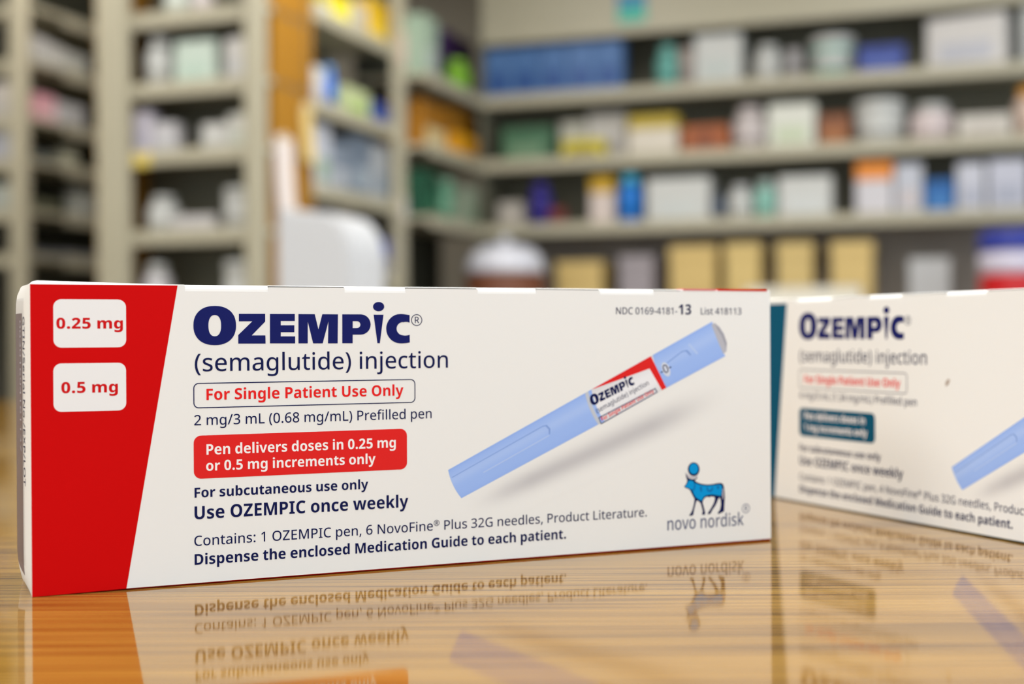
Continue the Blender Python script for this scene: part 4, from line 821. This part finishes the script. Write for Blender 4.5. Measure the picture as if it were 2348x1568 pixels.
def bottle_parts(t, r, h, c1, c2, style):
    m1, m2 = cmat(c1, 0.3), cmat(c2, 0.35)
    if style == 'tub':
        lathe('body', [(r * 0.88, 0), (r * 0.93, 0.004), (r * 0.97, h * 0.72), (r * 0.95, h * 0.74)], m1, t)
        lathe('lid', [(r, h * 0.74), (r, h * 0.96), (r * 0.96, h), (r * 0.3, h)], m2, t)
        lathe('label', [(r * 0.945, h * 0.2), (r * 0.975, h * 0.6)], cmat(c2, 0.45), t)
    else:
        lathe('body', [(r * 0.95, 0), (r, 0.004), (r, h * 0.66), (r * 0.94, h * 0.73), (r * 0.66, h * 0.79), (r * 0.6, h * 0.80)], m1, t)
        lathe('cap', [(r * 0.70, h * 0.80), (r * 0.72, h * 0.97), (r * 0.66, h), (r * 0.2, h)], m2, t)
        lathe('label', [(r * 1.004, h * 0.16), (r * 1.004, h * 0.56)], cmat(c1, 0.6, 'paper'), t)

ITEMS = [
    ('B', 0.060, 0.030, 1.044, 0.117, 0.093, 0.202, 1, 'carton', (70, 108, 160), (34, 72, 134), 'blue carton, leftmost of the five in a row below the header panel', 'blue cartons on the top back shelf'),
    ('B', 0.180, 0.030, 1.044, 0.115, 0.092, 0.202, -2, 'carton', (70, 108, 160), (34, 72, 134), 'blue carton, second from left of the five in a row below the header panel', 'blue cartons on the top back shelf'),
    ('B', 0.298, 0.030, 1.044, 0.113, 0.091, 0.202, 0, 'carton', (70, 108, 160), (34, 72, 134), 'blue carton, middle of the five in a row below the header panel', 'blue cartons on the top back shelf'),
    ('B', 0.414, 0.030, 1.044, 0.112, 0.089, 0.202, 2, 'carton', (70, 108, 160), (34, 72, 134), 'blue carton, second from right of the five in a row below the header panel', 'blue cartons on the top back shelf'),
    ('B', 0.529, 0.030, 1.044, 0.110, 0.088, 0.202, -1, 'carton', (70, 108, 160), (34, 72, 134), 'blue carton, rightmost of the five in a row below the header panel', 'blue cartons on the top back shelf'),
    ('B', 0.763, 0.030, 1.044, 0.091, 0.091, 0.167, 0, 'bottle', (104, 168, 158), (120, 180, 170), 'teal bottle right of the five blue cartons', None),
    ('B', 0.845, 0.030, 1.044, 0.052, 0.050, 0.147, 0, 'carton', (150, 138, 130), (120, 110, 105), 'slim taupe carton beside the teal bottle', None),
    ('B', 0.970, 0.030, 1.044, 0.182, 0.145, 0.192, 0, 'carton', (193, 193, 189), (182, 188, 184), 'tall white carton on the top back shelf beside a slim taupe carton', None),
    ('B', 1.159, 0.030, 1.044, 0.110, 0.110, 0.140, 0, 'bottle', (193, 193, 189), (193, 193, 189), 'white bottle standing between the tall white carton and a slim grey carton', None),
    ('B', 1.263, 0.030, 1.044, 0.056, 0.050, 0.112, 0, 'carton', (150, 146, 146), (120, 116, 116), 'slim grey carton left of the white and teal tub', None),
    ('B', 1.403, 0.030, 1.044, 0.172, 0.172, 0.155, 0, 'tub', (110, 168, 152), (193, 193, 189), 'tub with white lid and teal body on the top back shelf', None),
    ('B', 1.589, 0.030, 1.044, 0.168, 0.134, 0.101, 0, 'carton', (40, 62, 140), (70, 90, 160), 'low navy blue carton on the top back shelf', None),
    ('B', 1.906, 0.030, 1.044, 0.283, 0.160, 0.190, -12, 'carton', (206, 201, 197), (182, 182, 190), 'large white carton at the right of the top back shelf', None),
    ('B', 2.126, 0.030, 1.044, 0.086, 0.069, 0.202, 0, 'carton', (193, 193, 189), (177, 177, 177), 'white carton cut by the right picture edge on the top back shelf', None),
    ('B', 0.178, 0.030, 0.779, 0.211, 0.160, 0.136, 0, 'carton', (64, 104, 76), (110, 140, 110), 'dark green carton at the left end of the middle back shelf', None),
    ('B', 0.352, 0.120, 0.779, 0.109, 0.087, 0.165, 0, 'carton', (182, 179, 167), (160, 160, 150), 'grey white carton behind a low yellow carton', None),
    ('B', 0.420, 0.030, 0.779, 0.176, 0.080, 0.073, 0, 'carton', (196, 180, 30), (120, 100, 20), 'low yellow carton on the middle back shelf', None),
    ('B', 0.493, 0.130, 0.779, 0.162, 0.130, 0.194, 0, 'carton', (197, 193, 188), (177, 173, 173), 'white carton standing behind and right of the low yellow carton', None),
    ('B', 0.708, 0.030, 0.779, 0.198, 0.159, 0.155, 0, 'banded', (206, 197, 182), (176, 152, 40), 'white carton with a mustard yellow top band', None),
    ('B', 0.918, 0.030, 0.779, 0.179, 0.144, 0.102, 0, 'tray', (158, 84, 36), (120, 60, 30), 'low brown open tray on the middle back shelf beside the mustard banded carton', None),
    ('B', 1.086, 0.030, 0.779, 0.135, 0.135, 0.170, 0, 'bottle', (193, 183, 181), (193, 183, 181), 'pinkish white bottle right of the low brown tray', None),
    ('B', 1.253, 0.030, 0.779, 0.179, 0.143, 0.167, 0, 'carton', (206, 206, 195), (186, 195, 167), 'white carton with pale green panel on the middle back shelf', None),
    ('B', 1.414, 0.030, 0.779, 0.117, 0.093, 0.117, 0, 'carton', (126, 74, 40), (160, 100, 50), 'small brown carton between two white packs on the middle back shelf', None),
    ('B', 1.577, 0.030, 0.779, 0.191, 0.191, 0.167, 0, 'tub', (193, 193, 189), (193, 193, 189), 'big white tub on the middle back shelf', None),
    ('B', 1.769, 0.030, 0.779, 0.161, 0.161, 0.142, 0, 'bottle', (208, 193, 192), (193, 193, 189), 'wide pinkish bottle right of the big white tub', None),
    ('B', 1.954, 0.030, 0.779, 0.185, 0.148, 0.085, 0, 'carton', (199, 192, 182), (182, 173, 164), 'low cream carton on the middle back shelf', None),
    ('B', 2.107, 0.030, 0.779, 0.098, 0.098, 0.181, 0, 'bottle', (206, 182, 167), (214, 150, 50), 'bottle with orange cap at the right edge of the picture', None),
    ('B', 0.107, 0.030, 0.511, 0.103, 0.082, 0.098, 0, 'carton', (177, 169, 160), (170, 160, 150), 'low beige carton at the left end of the lowest back shelf', None),
    ('B', 0.225, 0.030, 0.511, 0.094, 0.094, 0.173, 0, 'bottle', (44, 34, 120), (50, 40, 130), 'dark purple bottle on the lowest back shelf', None),
    ('B', 0.308, 0.030, 0.511, 0.059, 0.050, 0.066, 0, 'carton', (120, 50, 46), (90, 40, 40), 'small dark red carton beside the purple bottle', None),
    ('B', 0.498, 0.030, 0.511, 0.098, 0.078, 0.186, 0, 'banded', (205, 190, 182), (186, 146, 20), 'slim white carton with a golden yellow top', None),
    ('B', 0.606, 0.030, 0.511, 0.097, 0.097, 0.195, 0, 'bottle', (24, 112, 196), (84, 180, 206), 'bright blue bottle with cyan cap', None),
    ('B', 0.809, 0.030, 0.511, 0.252, 0.160, 0.169, 0, 'carton', (193, 193, 189), (192, 195, 192), 'wide white carton right of the bright blue bottle', None),
    ('B', 0.972, 0.030, 0.511, 0.041, 0.041, 0.100, 0, 'bottle', (84, 96, 116), (70, 80, 96), 'tiny slate blue bottle on the lowest back shelf', None),
    ('B', 1.051, 0.030, 0.511, 0.095, 0.095, 0.131, 0, 'bottle', (193, 193, 189), (192, 192, 192), 'white bottle right of the tiny slate blue bottle', None),
    ('B', 1.149, 0.030, 0.511, 0.081, 0.081, 0.144, 0, 'bottle', (136, 186, 172), (177, 192, 186), 'pale teal bottle on the lowest back shelf', None),
    ('B', 1.303, 0.030, 0.511, 0.201, 0.160, 0.154, 0, 'carton', (193, 193, 189), (197, 199, 197), 'white carton right of the pale teal bottle', None),
    ('B', 1.561, 0.030, 0.511, 0.134, 0.107, 0.196, 0, 'banded', (199, 195, 199), (216, 130, 40), 'white carton with an orange top on the lowest back shelf', None),
    ('B', 1.685, 0.030, 0.511, 0.097, 0.078, 0.183, 2, 'carton', (182, 184, 193), (192, 182, 182), 'narrow bluish white carton touching the orange topped carton', None),
    ('B', 1.796, 0.030, 0.511, 0.105, 0.084, 0.120, 0, 'carton', (26, 92, 156), (60, 120, 180), 'small blue carton on the lowest back shelf', None),
    ('B', 1.906, 0.030, 0.511, 0.097, 0.078, 0.176, 0, 'carton', (190, 190, 199), (167, 169, 182), 'lilac white carton right of the small blue carton', None),
    ('B', 2.035, 0.030, 0.511, 0.135, 0.108, 0.183, 0, 'carton', (186, 186, 197), (164, 166, 179), 'lilac white carton at the right end of the lowest back shelf', None),
    ('K', 0.404, 0.020, 0.030, 0.187, 0.220, 0.327, 0, 'file', (204, 176, 112), (180, 148, 90), 'tan file box, leftmost and lowest of the tan files', None),
    ('K', 0.641, 0.020, 0.030, 0.135, 0.220, 0.346, 0, 'file', (150, 142, 146), (120, 112, 116), 'mauve grey file box among the tan files', None),
    ('K', 0.869, 0.020, 0.030, 0.180, 0.220, 0.378, 0, 'file', (204, 176, 112), (180, 148, 90), 'tan file box right of the mauve grey file box', None),
    ('K', 1.065, 0.020, 0.030, 0.135, 0.220, 0.383, 0, 'file', (206, 180, 116), (180, 148, 90), 'tan file box, third from left of the tan files', None),
    ('K', 1.265, 0.020, 0.030, 0.132, 0.220, 0.381, 0, 'file', (202, 176, 114), (180, 148, 90), 'tan file box, fourth from left of the tan files', None),
    ('K', 1.478, 0.020, 0.030, 0.151, 0.220, 0.379, 0, 'file', (206, 178, 114), (180, 148, 90), 'tan file box, rightmost of the tan files', None),
    ('K', 1.759, 0.020, 0.030, 0.146, 0.117, 0.309, 0, 'carton', (182, 182, 182), (170, 170, 174), 'grey white carton on the back counter near a red jar', None),
    ('W', -0.483, -0.030, 1.044, 0.140, 0.112, 0.225, 0, 'carton', (150, 170, 150), (177, 186, 177), 'pale green carton on the top corner shelf', None),
    ('W', 0.136, -0.155, 1.044, 0.363, 0.120, 0.290, 0, 'carton', (62, 36, 84), (120, 60, 120), 'dark purple carton on the top corner shelf', None),
    ('W', -0.083, -0.030, 1.044, 0.107, 0.107, 0.139, 0, 'bottle', (122, 176, 40), (140, 190, 60), 'lime green bottle in front of the dark purple carton', None),
    ('W', -0.317, -0.080, 0.779, 0.292, 0.160, 0.194, 0, 'carton', (170, 112, 24), (220, 200, 150), 'orange brown carton on the middle corner shelf', None),
    ('W', 0.017, -0.080, 0.779, 0.338, 0.160, 0.217, 0, 'carton', (160, 108, 26), (200, 150, 60), 'golden brown carton in the corner behind a yellow tray', None),
    ('W', -0.047, -0.030, 0.779, 0.317, 0.045, 0.093, 0, 'tray', (214, 150, 14), (180, 120, 10), 'golden yellow tray on the middle corner shelf', None),
    ('W', -0.478, -0.030, 0.511, 0.149, 0.119, 0.173, 0, 'carton', (16, 70, 48), (40, 100, 70), 'dark green carton on the lowest corner shelf', None),
    ('W', -0.273, -0.030, 0.511, 0.081, 0.081, 0.164, 0, 'tub', (70, 140, 108), (120, 170, 140), 'sea green tub on the lowest corner shelf', None),
    ('W', -0.033, -0.030, 0.511, 0.196, 0.156, 0.155, 0, 'carton', (150, 162, 140), (120, 140, 116), 'grey green carton on the lowest corner shelf', None),
    ('G', -1.102, -0.160, 1.144, 0.081, 0.065, 0.042, 0, 'carton', (201, 201, 192), (177, 177, 167), 'white carton at the near end above the wooden panel', None),
    ('G', -0.979, -0.160, 1.144, 0.137, 0.110, 0.098, 0, 'carton', (224, 206, 20), (240, 230, 90), 'bright yellow carton on the top aisle shelf', None),
    ('G', -0.835, -0.160, 1.144, 0.124, 0.099, 0.102, 0, 'carton', (195, 186, 167), (190, 180, 160), 'cream carton between two yellow cartons', None),
    ('G', -0.669, -0.160, 1.144, 0.178, 0.143, 0.150, 0, 'carton', (220, 176, 20), (236, 200, 60), 'golden yellow carton at the far end of the top aisle shelf', None),
    ('G', -1.171, -0.160, 0.839, 0.108, 0.086, 0.122, 0, 'carton', (206, 205, 201), (186, 186, 192), 'white carton at the near end of the second aisle shelf', None),
    ('G', -1.037, -0.160, 0.839, 0.059, 0.059, 0.147, 0, 'bottle', (30, 100, 190), (90, 150, 210), 'blue bottle on the second aisle shelf', None),
    ('G', -0.856, -0.160, 0.839, 0.202, 0.160, 0.098, 0, 'carton', (190, 200, 150), (150, 180, 90), 'pale green carton on the second aisle shelf', None),
    ('G', -0.623, -0.160, 0.839, 0.113, 0.090, 0.085, 0, 'carton', (50, 76, 150), (90, 110, 170), 'small navy carton at the far end of the second aisle shelf', None),
    ('G', -1.132, -0.160, 0.559, 0.116, 0.093, 0.213, 0, 'carton', (186, 188, 197), (150, 170, 150), 'lilac white carton at the near end of the third aisle shelf', None),
    ('G', -0.997, -0.160, 0.559, 0.129, 0.104, 0.167, 0, 'carton', (120, 130, 144), (177, 180, 186), 'blue grey carton on the third aisle shelf', None),
    ('G', -0.834, -0.160, 0.559, 0.167, 0.134, 0.217, 0, 'carton', (104, 116, 132), (150, 160, 170), 'slate carton on the third aisle shelf', None),
    ('G', -0.651, -0.160, 0.559, 0.169, 0.135, 0.207, 0, 'carton', (164, 167, 171), (140, 150, 160), 'light grey carton at the far end of the third aisle shelf', None),
    ('G', -0.838, -0.160, 0.284, 0.153, 0.122, 0.189, 0, 'carton', (96, 50, 90), (130, 90, 130), 'plum carton on the bottom aisle shelf', None),
    ('G', -0.657, -0.160, 0.284, 0.181, 0.145, 0.136, 0, 'carton', (90, 104, 180), (182, 177, 167), 'periwinkle blue carton on the bottom aisle shelf', None),
    ('E', -0.474, -1.550, 1.074, 0.086, 0.086, 0.100, 0, 'bottle', (199, 205, 195), (193, 193, 189), 'white bottle on the top shelf of the end unit, left of its neighbour', None),
    ('E', -0.381, -1.550, 1.074, 0.069, 0.069, 0.083, 0, 'bottle', (206, 197, 197), (193, 193, 189), 'pinkish white bottle on the top shelf of the end unit', None),
    ('E', -0.543, -1.550, 0.854, 0.090, 0.090, 0.158, 0, 'bottle', (193, 193, 189), (193, 193, 189), 'white bottle at the left of the end unit second shelf', None),
    ('E', -0.392, -1.550, 0.854, 0.144, 0.115, 0.133, 0, 'carton', (192, 205, 193), (177, 195, 182), 'pale mint carton between white packs on the end unit', None),
    ('E', -0.248, -1.550, 0.854, 0.070, 0.056, 0.130, 0, 'carton', (203, 199, 195), (186, 186, 186), 'white carton at the right of the end unit second shelf', None),
    ('E', -0.585, -1.550, 0.643, 0.068, 0.054, 0.132, 0, 'carton', (192, 186, 197), (177, 173, 186), 'lilac white carton at the left of the end unit third shelf', None),
    ('E', -0.504, -1.550, 0.643, 0.083, 0.066, 0.092, 0, 'carton', (195, 192, 195), (177, 177, 180), 'grey white carton beside the lilac carton of the end unit', None),
    ('E', -0.325, -1.550, 0.643, 0.087, 0.069, 0.079, 0, 'carton', (201, 199, 195), (182, 182, 177), 'low white carton on the end unit third shelf', None),
    ('E', -0.243, -1.550, 0.643, 0.064, 0.051, 0.104, 0, 'carton', (203, 201, 193), (186, 190, 177), 'white carton at the right of the end unit third shelf', None),
    ('E', -0.538, -1.550, 0.392, 0.102, 0.102, 0.116, 0, 'bottle', (193, 193, 189), (193, 193, 189), 'round white bottle at the left of the end unit fourth shelf', None),
    ('E', -0.404, -1.550, 0.392, 0.147, 0.118, 0.048, 0, 'carton', (192, 188, 186), (177, 173, 173), 'very low white carton on the end unit fourth shelf', None),
    ('E', -0.263, -1.550, 0.392, 0.095, 0.095, 0.130, 0, 'tub', (193, 193, 189), (193, 193, 189), 'white tub at the right of the end unit fourth shelf', None),
    ('E', -0.559, -1.550, 0.134, 0.090, 0.090, 0.160, 0, 'bottle', (205, 201, 203), (193, 193, 189), 'white bottle at the bottom left of the end unit', None),
    ('E', -0.265, -1.550, 0.134, 0.089, 0.089, 0.161, 0, 'tub', (206, 206, 199), (193, 193, 189), 'white tub at the bottom right of the end unit', None),
    ('S', -0.910, -1.470, 1.109, 0.092, 0.070, 0.104, 0, 'carton', (182, 180, 177), (170, 170, 166), 'grey white carton nearest the post on the upper left shelf', None),
    ('S', -0.806, -1.470, 1.109, 0.095, 0.070, 0.092, 0, 'carton', (186, 184, 179), (176, 176, 170), 'grey white carton in the middle of the upper left shelf', None),
    ('S', -0.684, -1.470, 1.109, 0.127, 0.070, 0.082, 0, 'carton', (180, 180, 173), (170, 170, 160), 'grey white carton at the far end of the upper left shelf', None),
    ('S', -0.884, -1.470, 0.894, 0.119, 0.070, 0.103, 0, 'carton', (216, 160, 170), (210, 177, 182), 'pink carton on the left unit', None),
    ('S', -0.730, -1.470, 0.894, 0.169, 0.070, 0.091, 0, 'carton', (192, 190, 190), (167, 167, 171), 'white carton beside the pink carton', None),
    ('S', -0.704, -1.470, 0.734, 0.106, 0.106, 0.071, 0, 'tub', (190, 186, 160), (170, 170, 150), 'beige tub on the left unit', None),
    ('S', -0.886, -1.470, 0.734, 0.119, 0.070, 0.037, 0, 'carton', (100, 104, 100), (80, 84, 84), 'charcoal carton beside the beige tub', None),
    ('S', -0.614, -1.470, 0.544, 0.136, 0.070, 0.106, 0, 'carton', (170, 172, 164), (150, 150, 146), 'grey carton on the left unit below the beige tub', None),
    ('S', -0.870, -1.470, 0.544, 0.145, 0.070, 0.044, 0, 'carton', (96, 98, 78), (80, 80, 66), 'olive carton on the left unit', None),
    ('S', -0.858, -1.470, 0.374, 0.172, 0.070, 0.022, 0, 'carton', (110, 112, 116), (90, 94, 98), 'graphite carton low on the left unit', None),
    ('S', -0.658, -1.470, 0.374, 0.196, 0.070, 0.027, 0, 'carton', (120, 120, 124), (96, 98, 104), 'ash grey carton low on the left unit', None),
    ('N', -1.592, -0.990, 0.894, 0.089, 0.071, 0.139, 0, 'carton', (199, 192, 186), (177, 173, 167), 'white carton at the left edge of the picture, topmost', None),
    ('N', -1.594, -0.990, 0.734, 0.097, 0.078, 0.116, 0, 'carton', (182, 184, 192), (164, 164, 173), 'lilac grey carton at the left edge of the picture', None),
    ('N', -1.596, -0.990, 0.544, 0.097, 0.078, 0.100, 0, 'carton', (173, 177, 169), (160, 166, 160), 'pale grey carton at the left edge of the picture, lowest', None),
]

NAMES = {'carton': ('shelf_carton', 'carton'), 'banded': ('banded_carton', 'carton'), 'tray': ('card_tray', 'tray'),
         'file': ('file_box', 'file box'), 'bottle': ('pill_bottle', 'bottle'), 'tub': ('plastic_tub', 'tub')}
for run, u, v, z, w, d, h, yaw, style, c1, c2, label, group in ITEMS:
    nm, cat = NAMES[style]
    if run in 'WGS':
        loc, rz = room(v - d / 2, u, z + 0.0006), ROOM_ANGLE + math.pi / 2
    else:
        loc, rz = room(u, v + d / 2, z + 0.0006), ROOM_ANGLE
    t = thing(nm, label, cat, loc, rz + math.radians(yaw), group)
    if style in ('bottle', 'tub'):
        bottle_parts(t, w / 2, h, c1, c2, style)
    else:
        carton_parts(t, w, d, h, c1, c2, style)

# ------------------------------------------------------------------ larger loose things in the background
# red jar with blue lid on the back counter
t = thing('storage_jar', 'red jar with pale label and blue lid at the right picture edge', 'jar', room(2.055, -0.18, 0.03), ROOM_ANGLE)
lathe('body', [(0.118, 0), (0.124, 0.006), (0.124, 0.30), (0.116, 0.312)], cmat((190, 22, 30), 0.3), t, 32)
lathe('label', [(0.1255, 0.235), (0.1255, 0.312)], cmat((206, 200, 216), 0.5), t, 32)
lathe('lid', [(0.129, 0.312), (0.129, 0.365), (0.118, 0.384), (0.03, 0.386)], cmat((46, 58, 150), 0.35), t, 32)
# round brown basket under a clear domed lid
t = thing('domed_basket', 'round brown basket under a pale domed lid on the back counter', 'basket', room(0.20, -0.30, 0.03), ROOM_ANGLE)
lathe('basket', [(0.11, 0), (0.14, 0.10), (0.155, 0.265), (0.148, 0.27)], cmat((104, 58, 34), 0.6), t, 32)
lathe('dome_lid', [(0.158, 0.27), (0.156, 0.29), (0.14, 0.335), (0.11, 0.365), (0.06, 0.38), (0.01, 0.384)], mat('frosted_plastic', (196, 196, 204), 0.15, 0.05), t, 32)
lathe('knob', [(0.014, 0.382), (0.026, 0.395), (0.02, 0.41), (0.004, 0.412)], mat('frosted_plastic', (196, 196, 204), 0.15), t, 20)
# white rounded dispenser tray in front of the files
t = thing('paper_roll', 'big white paper roll lying in front of the tan files', 'paper roll', room(1.34, -0.36, 0.0312), ROOM_ANGLE)
def roll(name, r0, r1, x0, x1, material, parent, n=28):
    vs, fs = [], []
    for x, r in ((x0, r1), (x0, r0), (x1, r0), (x1, r1)):
        for i in range(n):
            a = 2 * math.pi * i / n
            vs.append((x, r * math.cos(a), r0 + r * math.sin(a)))
    for k in range(4):
        for i in range(n):
            j = (i + 1) % n
            a, b = k * n, ((k + 1) % 4) * n
            fs.append((a + i, a + j, b + j, b + i))
    return mesh_obj(name, vs, fs, material, parent, False)
roll('paper', 0.098, 0.030, -0.20, 0.20, cmat((196, 190, 176), 0.7), t)
core = lathe('core', [(0.0295, -0.195), (0.0295, 0.195)], cmat((170, 140, 100), 0.8), t, 20)
core.rotation_euler = (0, math.pi / 2, 0)
core.location = (0, 0, 0.098)
# white rounded machine on a side table in front of the end unit
st = thing('side_table', 'low table carrying a white rounded machine beside the wooden panel', 'table', room(0.41, -2.25, FLOOR_Z), ROOM_ANGLE)
box('table_top', (-0.28, -0.25, 0.84), (0.24, 0.30, 0.87), mat('laminate', (170, 160, 146), 0.4), st, 0.004)
for sx in (-0.26, 0.19):
    for sy in (-0.22, 0.24):
        box('leg', (sx, sy, 0), (sx + 0.035, sy + 0.035, 0.84), M_SHELF, st)
mc = thing('label_printer', 'white rounded plastic machine in front of the wooden panel', 'printer', room(0.41, -2.25, FLOOR_Z + 0.87), ROOM_ANGLE)
def rounded_body(name, x0, x1, y0, y1, z1, r0, r1, material, parent):
    prof = [(x0, 0.0)]
    for i in range(9):
        a = math.pi - (math.pi / 2) * i / 8
        prof.append((x0 + r0 + r0 * math.cos(a), z1 - r0 + r0 * math.sin(a)))
    for i in range(13):
        a = math.pi / 2 - (math.pi / 2) * i / 12
        prof.append((x1 - r1 + r1 * math.cos(a), z1 - 0.012 - r1 * 1.5 + r1 * 1.5 * math.sin(a)))
    prof.append((x1, 0.0))
    n = len(prof)
    bm = bmesh.new()
    a = [bm.verts.new((x, y0, z)) for x, z in prof]
    b = [bm.verts.new((x, y1, z)) for x, z in prof]
    bm.faces.new(a); bm.faces.new(b[::-1])
    for i in range(n):
        j = (i + 1) % n
        bm.faces.new((a[i], b[i], b[j], a[j]))
    bmesh.ops.recalc_face_normals(bm, faces=bm.faces)
    fe = [e for e in bm.edges if all(abs(v.co.y - y0) < 1e-6 for v in e.verts)]
    bmesh.ops.bevel(bm, geom=fe, offset=0.008, segments=3, affect='EDGES')
    return bm_obj(name, bm, material, parent)
M_MACHINE = mat('white_plastic', (206, 206, 208), 0.3, 0.02)
rounded_body('housing', -0.096, 0.102, -0.07, 0.12, 0.447, 0.02, 0.075, M_MACHINE, mc)
box('paper_slot', (-0.05, -0.0715, 0.20), (0.05, -0.069, 0.215), cmat((60, 60, 64), 0.5), mc)
box('base_plate', (-0.106, -0.08, 0.0), (0.112, 0.13, 0.02), cmat((200, 200, 200), 0.4), mc, 0.004)
# notes taped to the wooden side panel
def note(label, b0, b1, z0, z1, curl, color):
    vs, fs, n = [], [], 10
    for i in range(n + 1):
        s = i / n
        z = z1 + (z0 - z1) * s
        out = 0.004 + curl * s * s
        vs += [(-0.124 + out, b0, z), (-0.124 + out, b1, z), (-0.1235 + out, b0, z), (-0.1235 + out, b1, z)]
    for i in range(n):
        a = 4 * i
        fs += [(a, a + 1, a + 5, a + 4), (a + 2, a + 6, a + 7, a + 3)]
    o = thing('paper_note', label, 'paper', (CORNER.x, CORNER.y, 0), ROOM_ANGLE)
    mesh_obj('sheet', vs, fs, cmat(color, 0.8), o)
    box('tape', (-0.1235, (b0 + b1) / 2 - 0.015, z1 - 0.012), (-0.118, (b0 + b1) / 2 + 0.015, z1 + 0.012), cmat((214, 204, 170), 0.4), o)
note('long pinkish paper strip taped to the wooden panel', -1.532, -1.42, 0.43, 0.68, 0.012, (224, 212, 206))
note('small cream slip taped to the wooden panel above the paper strip', -1.36, -1.285, 0.62, 0.80, 0.01, (214, 186, 120))
# small tags on shelf edges
def sticker(name, label, a0, a1, z0, z1, b, color):
    o = room_box(name, a0, a1, b - 0.003, b, z0, z1, cmat(color, 0.5), 0.0008)
    tag(o, label, 'label')
t = thing('shelf_sign', 'small blue and teal sign on the header panel above the shelves', 'sign', room(0.58, -0.0125, 1.30), ROOM_ANGLE)
box('card', (0, -0.004, 0), (0.115, 0, 0.115), cmat((70, 176, 156), 0.5), t, 0.001)
box('upper_band', (0, -0.005, 0.065), (0.115, -0.004, 0.115), cmat((52, 120, 170), 0.5), t)
t = thing('shelf_tag', 'small yellow tag clipped to the end unit third shelf', 'tag', room(-0.595, -1.5805, 0.596), ROOM_ANGLE)
box('card', (0, -0.002, 0), (0.06, 0, 0.045), cmat((214, 190, 90), 0.5), t, 0.0005)
box('clip', (0.022, -0.004, 0.034), (0.038, -0.002, 0.047), cmat((200, 200, 196), 0.4), t)
for label, z0, z1, color in (('pinkish paper tag high on the aisle shelving post', 1.07, 1.19, (214, 184, 172)), ('pale paper tag low on the aisle shelving post', 0.50, 0.58, (206, 196, 190))):
    t = thing('post_tag', label, 'tag', room(-0.0995, -0.6125, z0), ROOM_ANGLE + math.pi / 2)
    box('card', (0.0, -0.0015, 0.0), (0.05, -0.0003, z1 - z0), cmat(color, 0.7), t)
    box('tape', (0.015, -0.0025, z1 - z0 - 0.012), (0.035, -0.0015, z1 - z0 + 0.008), cmat((214, 204, 170), 0.4), t)
